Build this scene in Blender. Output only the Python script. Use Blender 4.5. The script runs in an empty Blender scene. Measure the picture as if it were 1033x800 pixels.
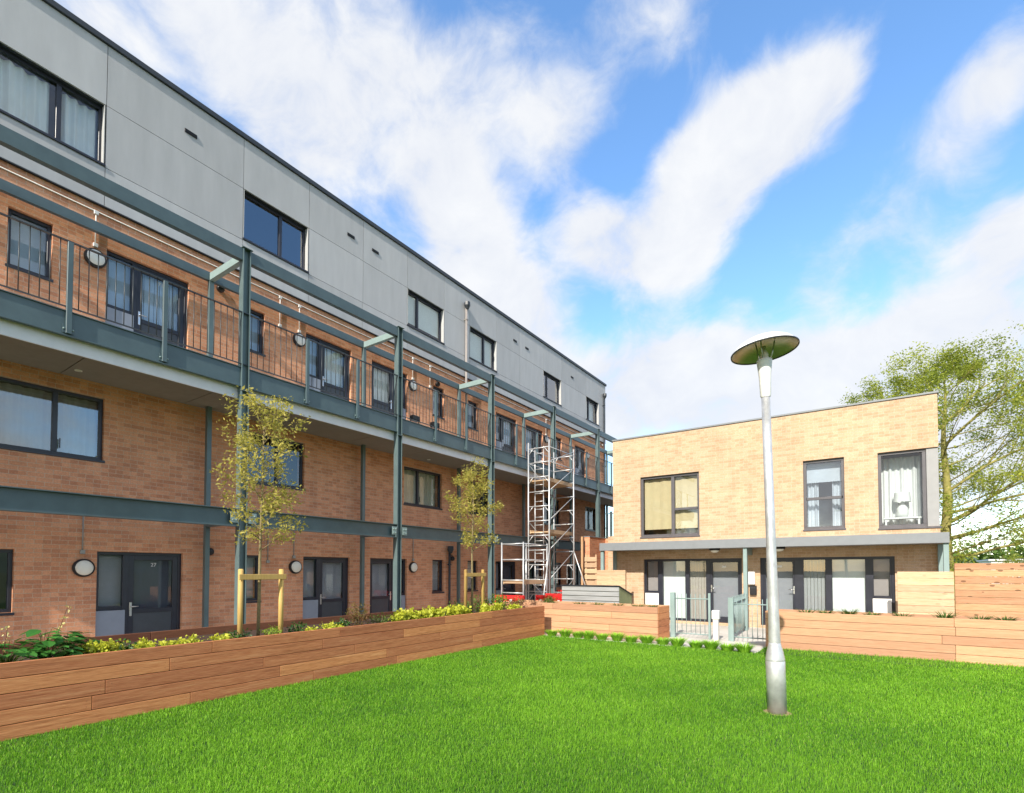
import bpy, bmesh, math, random
import numpy as np
from mathutils import Vector, Matrix
R = math.radians
rng = np.random.default_rng(7)
random.seed(7)
scene = bpy.context.scene
COL = scene.collection

# ------------------------------------------------------------------ materials
def nt(name):
    m = bpy.data.materials.new(name); m.use_nodes = True
    t = m.node_tree; t.nodes.clear()
    return m, t, t.nodes, t.links

def N(nodes, typ, **kw):
    n = nodes.new(typ)
    for k, v in kw.items():
        if k in n.inputs: n.inputs[k].default_value = v
        else: setattr(n, k, v)
    return n

def math_node(nodes, links, op, a, b=None, c=None):
    n = nodes.new('ShaderNodeMath'); n.operation = op
    for i, v in enumerate((a, b, c)):
        if v is None: continue
        if isinstance(v, (int, float)): n.inputs[i].default_value = v
        else: links.new(v, n.inputs[i])
    return n.outputs[0]

def mix_col(nodes, links, fac, a, b, blend='MIX'):
    n = nodes.new('ShaderNodeMix'); n.data_type = 'RGBA'; n.blend_type = blend
    for sock, v in ((n.inputs[0], fac), (n.inputs[6], a), (n.inputs[7], b)):
        if isinstance(v, (int, float)): sock.default_value = v
        elif isinstance(v, tuple): sock.default_value = (*v, 1) if len(v) == 3 else v
        else: links.new(v, sock)
    return n.outputs[2]

def ramp(nodes, links, fac, stops):
    n = nodes.new('ShaderNodeValToRGB'); cr = n.color_ramp
    while len(cr.elements) < len(stops): cr.elements.new(0.5)
    for e, (p, c) in zip(cr.elements, stops):
        e.position = p; e.color = (*c, 1)
    links.new(fac, n.inputs[0])
    return n.outputs[0]

def position(nodes): return nodes.new('ShaderNodeNewGeometry').outputs['Position']

def scaled(nodes, links, vec, s):
    n = nodes.new('ShaderNodeVectorMath'); n.operation = 'MULTIPLY'
    links.new(vec, n.inputs[0]); n.inputs[1].default_value = s
    return n.outputs[0]

def noise(nodes, links, vec, scale, detail=4, rough=.55, dist=0):
    n = nodes.new('ShaderNodeTexNoise')
    n.inputs['Scale'].default_value = scale; n.inputs['Detail'].default_value = detail
    n.inputs['Roughness'].default_value = rough; n.inputs['Distortion'].default_value = dist
    links.new(vec, n.inputs['Vector'])
    return n.outputs['Fac']

def finish(t, nodes, links, shader):
    o = nodes.new('ShaderNodeOutputMaterial'); links.new(shader, o.inputs[0])

def paint(name, col, rough=.5, metal=0.0, var=.12, scale=6, bump=0.0, bscale=60, spec=.5, tint=0.0, stretch=(1, 1, 1)):
    """plain coated / cast surface with soft mottling, optional per-element tint and micro relief"""
    m, t, nd, lk = nt(name)
    pos = scaled(nd, lk, position(nd), stretch)
    f = noise(nd, lk, pos, scale, 5, .6)
    lo = tuple(c*(1-var) for c in col); hi = tuple(min(1, c*(1+var)) for c in col)
    c = ramp(nd, lk, f, [(.3, lo), (.7, hi)])
    if tint:
        a = nd.new('ShaderNodeAttribute'); a.attribute_name = 'tint'
        k = math_node(nd, lk, 'MULTIPLY_ADD', a.outputs['Fac'], 2*tint, 1-tint)
        h = nd.new('ShaderNodeHueSaturation'); lk.new(c, h.inputs['Color']); lk.new(k, h.inputs['Value']); c = h.outputs[0]
    b = N(nd, 'ShaderNodeBsdfPrincipled', Roughness=rough, Metallic=metal)
    b.inputs['Specular IOR Level'].default_value = spec
    lk.new(c, b.inputs['Base Color'])
    rr = math_node(nd, lk, 'MULTIPLY_ADD', f, .18, rough-.09); lk.new(rr, b.inputs['Roughness'])
    if bump:
        bp = N(nd, 'ShaderNodeBump', Strength=bump, Distance=.01)
        lk.new(noise(nd, lk, pos, bscale, 3), bp.inputs['Height']); lk.new(bp.outputs[0], b.inputs['Normal'])
    finish(t, nd, lk, b.outputs[0])
    return m

def brick(name, c1, c2, c3, mortar):
    m, t, nd, lk = nt(name)
    pos = position(nd)
    sep = nd.new('ShaderNodeSeparateXYZ'); lk.new(pos, sep.inputs[0])
    u = math_node(nd, lk, 'ADD', sep.outputs[0], sep.outputs[1])
    cmb = nd.new('ShaderNodeCombineXYZ'); lk.new(u, cmb.inputs[0]); lk.new(sep.outputs[2], cmb.inputs[1])
    def bt(a, b, mo, bias):
        n = nd.new('ShaderNodeTexBrick')
        n.offset = .5; n.squash = 1
        for k, v in (('Scale', 1), ('Mortar Size', .0055), ('Mortar Smooth', .25), ('Bias', bias), ('Brick Width', .225), ('Row Height', .075)):
            n.inputs[k].default_value = v
        n.inputs['Color1'].default_value = (*a, 1); n.inputs['Color2'].default_value = (*b, 1); n.inputs['Mortar'].default_value = (*mo, 1)
        lk.new(cmb.outputs[0], n.inputs['Vector'])
        return n
    A = bt(c1, c2, mortar, 0.0)
    B = bt((0, 0, 0), (1, 1, 1), (.5, .5, .5), -.25)
    col = mix_col(nd, lk, math_node(nd, lk, 'MULTIPLY', B.outputs['Color'], .0), A.outputs['Color'], c3)
    # a scatter of darker / redder bricks: cell noise per brick course
    vn = nd.new('ShaderNodeTexWhiteNoise'); vn.noise_dimensions = '2D'
    row = math_node(nd, lk, 'FLOOR', math_node(nd, lk, 'DIVIDE', sep.outputs[2], .075))
    par = math_node(nd, lk, 'MULTIPLY', math_node(nd, lk, 'FLOORED_MODULO', row, 2), .5)
    colm = math_node(nd, lk, 'FLOOR', math_node(nd, lk, 'ADD', math_node(nd, lk, 'DIVIDE', u, .225), par))
    cc = nd.new('ShaderNodeCombineXYZ'); lk.new(colm, cc.inputs[0]); lk.new(row, cc.inputs[1]); lk.new(cc.outputs[0], vn.inputs['Vector'])
    pick = math_node(nd, lk, 'MULTIPLY', math_node(nd, lk, 'GREATER_THAN', vn.outputs['Value'], .72), math_node(nd, lk, 'SUBTRACT', 1, A.outputs['Fac']))
    col = mix_col(nd, lk, math_node(nd, lk, 'MULTIPLY', pick, .62), col, c3)
    f = noise(nd, lk, pos, 1.3, 5, .65)
    col = mix_col(nd, lk, 1.0, col, ramp(nd, lk, f, [(.3, (.92, .92, .92)), (.7, (1.06, 1.05, 1.04))]), 'MULTIPLY')
    f2 = noise(nd, lk, pos, 45, 3, .6)
    st = noise(nd, lk, scaled(nd, lk, pos, (2.2, 2.2, .22)), 1.6, 5, .6)
    col = mix_col(nd, lk, 1.0, col, ramp(nd, lk, st, [(.25, (.91, .91, .90)), (.6, (1.03, 1.03, 1.03))]), 'MULTIPLY')
    col = mix_col(nd, lk, 1.0, col, ramp(nd, lk, f2, [(.3, (.85, .85, .85)), (.7, (1.12, 1.12, 1.12))]), 'MULTIPLY')
    b = N(nd, 'ShaderNodeBsdfPrincipled', Roughness=.9); b.inputs['Specular IOR Level'].default_value = .25
    lk.new(col, b.inputs['Base Color'])
    hgt = math_node(nd, lk, 'ADD', math_node(nd, lk, 'MULTIPLY', A.outputs['Fac'], -1.0), math_node(nd, lk, 'MULTIPLY', f2, .5))
    bp = N(nd, 'ShaderNodeBump', Strength=.6, Distance=.006); lk.new(hgt, bp.inputs['Height']); lk.new(bp.outputs[0], b.inputs['Normal'])
    finish(t, nd, lk, b.outputs[0])
    return m

def wood(name, axis, dark, mid, light, rough=.65, grain=1.0, knots=.0):
    """sawn timber, grain along axis (0,1,2), tone per board from the tint attribute"""
    m, t, nd, lk = nt(name)
    s = [9, 9, 9]; s[axis] = .34
    pos0 = position(nd)
    att = nd.new('ShaderNodeAttribute'); att.attribute_name = 'tint'
    off = nd.new('ShaderNodeVectorMath'); off.operation = 'ADD'
    cb = nd.new('ShaderNodeCombineXYZ')
    for i in range(3): lk.new(math_node(nd, lk, 'MULTIPLY', att.outputs['Fac'], 17.3*(i+1)), cb.inputs[i])
    lk.new(pos0, off.inputs[0]); lk.new(cb.outputs[0], off.inputs[1])
    pos = scaled(nd, lk, off.outputs[0], tuple(s))
    g = noise(nd, lk, pos, 3.2, 6, .62, .6)
    fine = noise(nd, lk, scaled(nd, lk, off.outputs[0], tuple(v*6 for v in s)), 3, 3, .6)
    c = ramp(nd, lk, g, [(.35, dark), (.47, mid), (.56, mid), (.66, light)])
    c = mix_col(nd, lk, .55*grain, c, ramp(nd, lk, fine, [(.3, dark), (.7, light)]))
    k = math_node(nd, lk, 'MULTIPLY_ADD', att.outputs['Fac'], .36, .81)
    h = nd.new('ShaderNodeHueSaturation'); lk.new(c, h.inputs['Color']); lk.new(k, h.inputs['Value'])
    hue = math_node(nd, lk, 'MULTIPLY_ADD', att.outputs['Fac'], .010, .495); lk.new(hue, h.inputs['Hue'])
    c = h.outputs[0]
    if knots:
        v = nd.new('ShaderNodeTexVoronoi'); v.inputs['Scale'].default_value = 1.0
        ks = [6.6, 6.6, 6.6]; ks[axis] = 3.2
        lk.new(scaled(nd, lk, off.outputs[0], tuple(ks)), v.inputs['Vector'])
        kk = math_node(nd, lk, 'LESS_THAN', v.outputs['Distance'], .16)
        c = mix_col(nd, lk, math_node(nd, lk, 'MULTIPLY', kk, knots), c, tuple(x*.35 for x in dark))
    b = N(nd, 'ShaderNodeBsdfPrincipled', Roughness=rough); b.inputs['Specular IOR Level'].default_value = .3
    lk.new(c, b.inputs['Base Color'])
    bp = N(nd, 'ShaderNodeBump', Strength=.35, Distance=.004); lk.new(fine, bp.inputs['Height']); lk.new(bp.outputs[0], b.inputs['Normal'])
    finish(t, nd, lk, b.outputs[0])
    return m

def leaf(name, a, b_, rough=.5, trans=.35, dry=None):
    m, t, nd, lk = nt(name)
    att = nd.new('ShaderNodeAttribute'); att.attribute_name = 'tint'
    c = ramp(nd, lk, att.outputs['Fac'], [(0, a), (1, b_)] if dry is None else [(0, a), (.88, b_), (1, dry)])
    d = N(nd, 'ShaderNodeBsdfPrincipled', Roughness=rough); d.inputs['Specular IOR Level'].default_value = .35
    lk.new(c, d.inputs['Base Color'])
    tr = nd.new('ShaderNodeBsdfTranslucent')
    h = nd.new('ShaderNodeHueSaturation'); h.inputs['Value'].default_value = 1.25; lk.new(c, h.inputs['Color']); lk.new(h.outputs[0], tr.inputs[0])
    mx = nd.new('ShaderNodeMixShader'); mx.inputs[0].default_value = trans
    lk.new(d.outputs[0], mx.inputs[1]); lk.new(tr.outputs[0], mx.inputs[2])
    finish(t, nd, lk, mx.outputs[0])
    return m

def glass(name, tint=(.93, .955, .955), refl=1.0, base=.05):
    m, t, nd, lk = nt(name)
    tr = nd.new('ShaderNodeBsdfTransparent'); tr.inputs[0].default_value = (*tint, 1)
    gl = nd.new('ShaderNodeBsdfGlossy'); gl.inputs['Roughness'].default_value = .0; gl.inputs[0].default_value = (.95, .97, 1, 1)
    # very slight waviness of float glass
    bp = N(nd, 'ShaderNodeBump', Strength=.006, Distance=.02); lk.new(noise(nd, lk, position(nd), 1.1, 1), bp.inputs['Height']); lk.new(bp.outputs[0], gl.inputs['Normal'])
    fr = nd.new('ShaderNodeFresnel'); fr.inputs[0].default_value = 1.5
    f = math_node(nd, lk, 'MULTIPLY_ADD', fr.outputs[0], refl, base)
    # only the outer face of the sheet mirrors; its back face just lets the ray out
    geo = nd.new('ShaderNodeNewGeometry'); f = math_node(nd, lk, 'MULTIPLY', f, math_node(nd, lk, 'SUBTRACT', 1, geo.outputs['Backfacing']))
    cl = nd.new('ShaderNodeClamp'); lk.new(f, cl.inputs[0])
    mx = nd.new('ShaderNodeMixShader'); lk.new(cl.outputs[0], mx.inputs[0]); lk.new(tr.outputs[0], mx.inputs[1]); lk.new(gl.outputs[0], mx.inputs[2])
    finish(t, nd, lk, mx.outputs[0])
    return m

M = {}
M['brick_red'] = brick('red_brown_brick', (.71, .35, .20), (.62, .28, .15), (.48, .20, .11), (.60, .42, .30))
M['brick_buff'] = brick('buff_brick', (.60, .43, .285), (.56, .38, .24), (.485, .305, .185), (.61, .48, .36))
M['clad'] = paint('grey_fibre_cement', (.455, .455, .465), .75, var=.07, scale=1.6, bump=.2, bscale=90, tint=.06, stretch=(2.4, 2.4, .45))
M['dark_trim'] = paint('anthracite_trim', (.028, .034, .042), .45, var=.15)
M['frame'] = paint('anthracite_frame', (.022, .024, .036), .35, var=.15)
M['frame_grey'] = paint('grey_window_frame', (.10, .095, .105), .4, var=.1)
M['reveal'] = paint('pale_metal_reveal', (.50, .50, .49), .5, var=.05)
M['steel'] = paint('teal_grey_steel', (.072, .112, .124), .42, var=.14, scale=3.5, bump=.05)
M['steel_col_sunlit'] = paint('teal_grey_sunlit_steel', (.105, .152, .156), .38, var=.12, scale=3.5, bump=.05)  # same paint as the beams, lightened: sunlit flange put into the base colour
M['steel_lt'] = paint('pale_green_grey_steel', (.24, .325, .315), .45, var=.1, scale=3.5, bump=.05)
M['fascia'] = paint('pale_grey_fascia', (.70, .70, .72), .6, var=.05)
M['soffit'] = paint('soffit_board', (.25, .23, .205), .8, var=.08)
M['canopy'] = paint('canopy_grey', (.21, .225, .24), .5, var=.05)
M['rail'] = paint('dark_rail', (.035, .045, .05), .4)
M['glass'] = glass('window_glass')
M['glass_hi'] = glass('reflective_window_glass', (.85, .89, .92), 2.2, .12)
M['glass_lo'] = glass('door_glass', (.88, .90, .92), .8, .03)
M['cheek'] = paint('grey_metal_cheek', (.30, .30, .30), .45, var=.05)
M['panel_grey'] = paint('blue_grey_panel', (.235, .265, .32), .45, var=.06)
M['door_panel'] = paint('dark_door_panel', (.05, .058, .07), .4, var=.1)
M['white'] = paint('white_gloss', (.80, .80, .78), .4, var=.04)
M['white_panel'] = paint('white_infill_panel', (.78, .77, .75), .5, var=.03)
M['blind_white'] = paint('white_blind', (.80, .82, .80), .8, var=.03)
M['blind_beige'] = paint('beige_blind', (.46, .40, .36), .85, var=.05)
M['blind_dark'] = paint('dark_blind', (.10, .11, .13), .85, var=.06)
M['blind_grey'] = paint('grey_blind', (.36, .36, .37), .85, var=.06)
M['curtain_blue'] = paint('pale_curtain', (.50, .60, .74), .9, var=.08)
M['curtain_cream'] = paint('cream_curtain', (.52, .50, .40), .9, var=.08)
M['curtain_tan'] = paint('tan_curtain', (.62, .49, .29), .9, var=.05)
M['curtain_white'] = paint('white_curtain', (.80, .80, .80), .9, var=.04)
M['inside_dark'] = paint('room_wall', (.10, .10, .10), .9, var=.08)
M['inside_cream'] = paint('cream_room_wall', (.80, .68, .44), .9, var=.04)
M['inside_floor'] = paint('room_floor', (.62, .50, .36), .7, var=.1)
M['chrome'] = paint('satin_steel', (.62, .62, .62), .3, 1.0, var=.05)
M['zinc'] = paint('weathered_grey_boards', (.33, .34, .34), .6, var=.2, scale=4, stretch=(.3, 1, 4))
M['galv'] = paint('galvanised_steel', (.60, .61, .62), .40, .55, var=.16, scale=9, bump=.06, bscale=25)
M['alu'] = paint('aluminium_tube', (.58, .59, .60), .38, .45, var=.08)
M['mirror'] = paint('polished_dish', (.55, .50, .38), .35, .6, var=.05)
M['black'] = paint('black_plastic', (.012, .012, .014), .45)
M['opal'] = paint('opal_diffuser', (.80, .78, .70), .35, var=.03)
M['conduit'] = paint('white_conduit', (.66, .64, .60), .5)
M['pipe_grey'] = paint('grey_pipe', (.30, .27, .25), .45)
M['conduit_grey'] = paint('grey_conduit', (.30, .30, .28), .5)
M['wood_y'] = wood('hardwood_boards_y', 1, (.30, .085, .028), (.60, .215, .085), (.76, .36, .165))
M['wood_x'] = wood('hardwood_boards_x', 0, (.41, .20, .108), (.52, .28, .16), (.61, .37, .225))
M['wood_dark'] = wood('dark_brown_boards_y', 1, (.12, .045, .022), (.20, .08, .04), (.28, .12, .06))  # darker brown boards for the back of the long planter
M['larch_x'] = wood('larch_fence_x', 0, (.34, .155, .07), (.52, .28, .145), (.64, .40, .23), knots=.75)
M['larch_z'] = wood('larch_posts_z', 2, (.42, .22, .10), (.60, .36, .19), (.70, .48, .28))
M['pale_x'] = wood('pale_fence_x', 0, (.44, .27, .14), (.58, .40, .24), (.68, .52, .35), knots=.25)
M['stake'] = wood('treated_stake_z', 2, (.42, .25, .065), (.56, .36, .11), (.66, .47, .18))
M['bark_y'] = paint('young_bark', (.22, .17, .08), .85, var=.3, scale=22, bump=.5, bscale=70)
M['bark'] = paint('mossy_bark', (.26, .235, .07), .9, var=.45, scale=5, bump=.8, bscale=24)
M['soil'] = paint('bark_mulch', (.055, .028, .016), .95, var=.5, scale=25, bump=1.0, bscale=60)
M['paving'] = paint('concrete_paving', (.60, .565, .51), .85, var=.12, scale=2.5, bump=.2, bscale=70, tint=.12)
M['tarmac'] = paint('tarmac', (.10, .10, .10), .9, var=.2, scale=8, bump=.3)
M['turf'] = paint('turf_soil', (.030, .085, .010), .95, var=.35, scale=14, bump=.4)
M['meadow'] = paint('rough_ground', (.09, .12, .04), .95, var=.4, scale=.3)
M['hill'] = paint('far_hill', (.10, .15, .10), .95, var=.3, scale=.01)
M['red'] = paint('red_plastic', (.55, .02, .02), .4)
M['olive'] = paint('olive_panel', (.24, .26, .12), .6)
M['earth'] = paint('dry_earth', (.34, .25, .13), .95, var=.3, scale=40, bump=.6)
M['stone'] = paint('cast_stone', (.62, .60, .56), .8, var=.08, scale=10, bump=.2)
M['roof'] = paint('roof_felt', (.12, .12, .13), .85)
M['leaf_young'] = leaf('young_olive_leaf', (.26, .26, .045), (.62, .54, .13), .5, .52)
M['leaf_big'] = leaf('spring_leaf', (.19, .25, .028), (.47, .50, .075), .55, .45)
M['leaf_gold'] = leaf('golden_leaf', (.30, .37, .025), (.64, .64, .07), .5, .35)
M['leaf_dark'] = leaf('dark_leaf', (.018, .06, .012), (.06, .16, .03), .4, .2)
M['leaf_bright'] = leaf('broad_leaf', (.03, .13, .02), (.09, .28, .05), .4, .25)
M['leaf_lime'] = leaf('lime_leaf', (.15, .27, .02), (.38, .50, .06), .5, .35)
M['leaf_tuft'] = leaf('lush_grass_tuft', (.16, .40, .02), (.42, .68, .07), .5, .4)
M['leaf_red'] = leaf('bronze_leaf', (.16, .05, .03), (.22, .20, .04), .5, .3)
M['leaf_mid'] = leaf('mid_green_leaf', (.045, .10, .015), (.14, .22, .035), .5, .3)
M['flower'] = leaf('cream_flower', (.55, .50, .16), (.72, .66, .30), .6, .3)
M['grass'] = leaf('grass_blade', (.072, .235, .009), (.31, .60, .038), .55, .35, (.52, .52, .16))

# ------------------------------------------------------------------ geometry helpers
def world_loc(o):
    v = Vector((0, 0, 0))
    while o is not None: v += o.location; o = o.parent
    return v

class MB:
    def __init__(self, fmap=None):
        self.v = []; self.f = []; self.t = []; self.sm = []; self.map = fmap
    def _add(self, vs, fs, tint=None, smooth=False):
        b = len(self.v); t = random.random() if tint is None else tint
        self.v += [tuple(p) for p in vs]
        for f in fs:
            self.f.append([i+b for i in f]); self.t.append(t); self.sm.append(smooth)
    def box(self, x0, x1, y0, y1, z0, z1, tint=None, ch=0.0):
        if ch <= 0:
            vs = [(x0,y0,z0),(x1,y0,z0),(x1,y1,z0),(x0,y1,z0),(x0,y0,z1),(x1,y0,z1),(x1,y1,z1),(x0,y1,z1)]
            fs = [(3,2,1,0),(4,5,6,7),(0,1,5,4),(1,2,6,5),(2,3,7,6),(3,0,4,7)]
            if self.map: vs = [self.map(*p) for p in vs]
            self._add(vs, fs, tint); return
        c = ch; vs = []; idx = {}
        for ix, X in enumerate((x0, x1)):
            for iy, Y in enumerate((y0, y1)):
                for iz, Z in enumerate((z0, z1)):
                    sx, sy, sz = (1-2*ix)*c, (1-2*iy)*c, (1-2*iz)*c
                    for k, p in enumerate(((X, Y+sy, Z+sz), (X+sx, Y, Z+sz), (X+sx, Y+sy, Z))):
                        idx[(ix,iy,iz,k)] = len(vs); vs.append(p)
        fs = []
        for s in (0, 1):
            fs.append([idx[(s,a,b,0)] for a,b in ((0,0),(1,0),(1,1),(0,1))])
            fs.append([idx[(a,s,b,1)] for a,b in ((0,0),(1,0),(1,1),(0,1))])
            fs.append([idx[(a,b,s,2)] for a,b in ((0,0),(1,0),(1,1),(0,1))])
        for a in (0, 1):
            for b in (0, 1):
                fs.append([idx[(a,b,0,0)], idx[(a,b,1,0)], idx[(a,b,1,1)], idx[(a,b,0,1)]])
                fs.append([idx[(a,0,b,0)], idx[(a,1,b,0)], idx[(a,1,b,2)], idx[(a,0,b,2)]])
                fs.append([idx[(0,a,b,1)], idx[(1,a,b,1)], idx[(1,a,b,2)], idx[(0,a,b,2)]])
                for d in (0, 1): fs.append([idx[(a,b,d,0)], idx[(a,b,d,1)], idx[(a,b,d,2)]])
        if self.map: vs = [self.map(*p) for p in vs]
        self._add(vs, fs, tint)
    def quad(self, p, tint=None):
        if self.map: p = [self.map(*q) for q in p]
        self._add(p, [list(range(len(p)))], tint)
    def tube(self, pts, radii, n=8, tint=None, cap=True, smooth=True):
        pts = [Vector(self.map(*p)) if self.map else Vector(p) for p in pts]
        if isinstance(radii, (int, float)): radii = [radii]*len(pts)
        rings = []; prev = None
        for i, p in enumerate(pts):
            d = (pts[min(i+1, len(pts)-1)] - pts[max(i-1, 0)])
            d = d.normalized() if d.length > 1e-9 else Vector((0, 0, 1))
            a = Vector((0, 0, 1)) if abs(d.z) < .9 else Vector((1, 0, 0))
            if prev is not None: a = prev
            x = (a - d*a.dot(d)).normalized(); y = d.cross(x); prev = x
            rings.append([p + (x*math.cos(2*math.pi*k/n) + y*math.sin(2*math.pi*k/n))*radii[i] for k in range(n)])
        vs = [q for r in rings for q in r]; fs = []
        for i in range(len(rings)-1):
            for k in range(n):
                fs.append((i*n+k, i*n+(k+1) % n, (i+1)*n+(k+1) % n, (i+1)*n+k))
        self._add(vs, fs, tint, smooth)
        if cap:
            self._add(rings[0], [list(range(n))[::-1]], tint); self._add(rings[-1], [list(range(n))], tint)
    def lathe(self, prof, n=32, origin=(0, 0, 0), axis='z', tint=None, smooth=True):
        vs = []; fs = []
        for r, z in prof:
            for k in range(n):
                a = 2*math.pi*k/n; c, s = r*math.cos(a), r*math.sin(a)
                p = (c, s, z) if axis == 'z' else ((z, c, s) if axis == 'x' else (c, z, s))
                vs.append((p[0]+origin[0], p[1]+origin[1], p[2]+origin[2]))
        for i in range(len(prof)-1):
            for k in range(n):
                fs.append((i*n+k, i*n+(k+1) % n, (i+1)*n+(k+1) % n, (i+1)*n+k))
        self._add(vs, fs, tint, smooth)
    def build(self, name, mat, parent=None, recalc=True, kind=None):
        off = world_loc(parent) if parent is not None else Vector((0, 0, 0))
        me = bpy.data.meshes.new(name)
        me.from_pydata([(p[0]-off.x, p[1]-off.y, p[2]-off.z) for p in self.v], [], self.f)
        at = me.attributes.new('tint', 'FLOAT', 'FACE'); at.data.foreach_set('value', self.t)
        me.polygons.foreach_set('use_smooth', self.sm)
        if recalc:
            bm = bmesh.new(); bm.from_mesh(me); bmesh.ops.remove_doubles(bm, verts=bm.verts, dist=1e-6)
            bmesh.ops.recalc_face_normals(bm, faces=bm.faces); bm.to_mesh(me); bm.free()
        me.materials.append(mat); me.update()
        o = bpy.data.objects.new(name, me); COL.objects.link(o)
        if parent is not None: o.parent = parent
        if kind: o['kind'] = kind
        return o

def np_mesh(name, verts, per, mat, tint=None, parent=None, smooth=False):
    """faces of `per` consecutive vertices each"""
    off = world_loc(parent) if parent is not None else Vector((0, 0, 0))
    verts = np.asarray(verts, dtype=np.float32).reshape(-1, 3) - np.array(off, dtype=np.float32)
    nv = len(verts); nf = nv//per
    me = bpy.data.meshes.new(name)
    me.vertices.add(nv); me.vertices.foreach_set('co', verts.ravel())
    me.loops.add(nv); me.loops.foreach_set('vertex_index', np.arange(nv, dtype=np.int32))
    me.polygons.add(nf); me.polygons.foreach_set('loop_start', np.arange(0, nv, per, dtype=np.int32))
    me.update(calc_edges=True)
    if tint is not None:
        at = me.attributes.new('tint', 'FLOAT', 'FACE'); at.data.foreach_set('value', np.asarray(tint, dtype=np.float32))
    me.materials.append(mat)
    o = bpy.data.objects.new(name, me); COL.objects.link(o)
    if parent is not None: o.parent = parent
    return o

def tag(o, label=None, cat=None, group=None, kind=None):
    if label: o['label'] = label
    if cat: o['category'] = cat
    if group: o['group'] = group
    if kind: o['kind'] = kind
    return o

def thing(name, label, cat, loc=(0, 0, 0), group=None):
    o = bpy.data.objects.new(name, None); o.empty_display_size = .2; COL.objects.link(o)
    o.location = loc
    return tag(o, label, cat, group)

def copy_tree(o, parent=None):
    c = o.copy(); COL.objects.link(c)
    if parent is not None: c.parent = parent
    for ch in list(o.children): copy_tree(ch, c)
    return c

def leaves(pts, size, aspect=.45, var=.35, droop=0.0, r=rng):
    """diamond leaves at points -> (n,4,3) verts"""
    n = len(pts); pts = np.asarray(pts)
    d = r.normal(size=(n, 3)); d[:, 2] = d[:, 2]*.7 - droop; d /= np.linalg.norm(d, axis=1)[:, None]
    e = r.normal(size=(n, 3)); e -= d*(e*d).sum(1)[:, None]; e /= np.linalg.norm(e, axis=1)[:, None]
    s = (size*(1+var*r.normal(size=n)).clip(.4, 2))[:, None]
    w = s*aspect
    nn = np.cross(d, e)
    v = np.stack([pts, pts+d*s*.5+e*w*.5+nn*s*.07, pts+d*s, pts+d*s*.5-e*w*.5+nn*s*.07], axis=1)
    return v

# ------------------------------------------------------------------ the layout (metres; lawn is z=0, x<0 towards the long block)
WX, CX_ = -11.55, -11.5            # brick face and cladding face of the apartment block
HY = 16.5                         # front of the brick houses
LB = lambda a, d, z: (WX+d, a, z)
LC = lambda a, d, z: (CX_+d, a, z)
LH = lambda a, d, z: (a, HY-d, z)

def wall_skin(mb, openings, a0, a1, z0, z1, depth=.10, inner=.30):
    """outer skin with true openings, reveals, and an inner skin"""
    As = sorted({a0, a1, *[v for o in openings for v in o[:2] if a0 < v < a1]})
    Zs = sorted({z0, z1, *[v for o in openings for v in o[2:4] if z0 < v < z1]})
    def solid(i, j):
        if not (0 <= i < len(As)-1 and 0 <= j < len(Zs)-1): return None
        am, zm = (As[i]+As[i+1])/2, (Zs[j]+Zs[j+1])/2
        return not any(o[0] < am < o[1] and o[2] < zm < o[3] for o in openings)
    for i in range(len(As)-1):
        for j in range(len(Zs)-1):
            if solid(i, j):
                A, B, Z, W = As[i], As[i+1], Zs[j], Zs[j+1]
                mb.quad([(A, 0, Z), (B, 0, Z), (B, 0, W), (A, 0, W)])
                mb.quad([(A, -inner, Z), (A, -inner, W), (B, -inner, W), (B, -inner, Z)])
                for (di, dj, e) in ((-1, 0, [(A, Z), (A, W)]), (1, 0, [(B, Z), (B, W)]), (0, -1, [(A, Z), (B, Z)]), (0, 1, [(A, W), (B, W)])):
                    if not solid(i+di, j+dj):
                        (p, q), (r_, s) = e
                        mb.quad([(p, 0, q), (r_, 0, s), (r_, -inner, s), (p, -inner, q)])

def frame_bars(mb, a0, a1, z0, z1, bars_a=(), bars_z=(), w=.055, d0=-.15, d1=-.07):
    mb.box(a0, a1, d0, d1, z1-w, z1, ch=.004); mb.box(a0, a1, d0, d1, z0, z0+w, ch=.004)
    mb.box(a0, a0+w, d0, d1, z0+w, z1-w, ch=.004); mb.box(a1-w, a1, d0, d1, z0+w, z1-w, ch=.004)
    for a, p, q, bw in bars_a: mb.box(a-bw/2, a+bw/2, d0, d1, p, q, ch=.004)
    for z, p, q, bw in bars_z: mb.box(p, q, d0, d1, z-bw/2, z+bw/2, ch=.004)

def pane(fm, a0, a1, z0, z1, parent, mat='glass', d=-.115):
    b = MB(fm); b.box(a0, a1, d-.004, d+.004, z0, z1)
    return b.build('pane', M[mat], parent)

def drape(fm, a0, a1, z0, z1, parent, mat, d=-.24, amp=.018, pitch=.13, name='curtain'):
    n = max(6, int((a1-a0)/pitch*8)); b = MB(fm)
    pr = None
    ph = random.random()*6
    for i in range(n+1):
        a = a0+(a1-a0)*i/n
        dd = d + amp*math.sin((a-a0)/pitch*2*math.pi+ph) + amp*.6*math.sin((a-a0)/pitch*2.9+ph)
        if pr is not None:
            for s in (0, -.006):
                b.quad([(pr[0], pr[1]+s, z0), (a, dd+s, z0), (a, dd+s, z1), (pr[0], pr[1]+s, z1)], .5)
        pr = (a, dd)
    o = b.build(name, M[mat], parent); return o

def blind(fm, a0, a1, z0, z1, parent, mat, d=-.20, slat=.09, name='blind'):
    """vertical louvre blind"""
    b = MB(fm); a = a0
    while a < a1-.01:
        b.box(a, min(a+slat*.9, a1), d-.004, d+.004, z0, z1, ch=0); a += slat
    return b.build(name, M[mat], parent)

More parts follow.
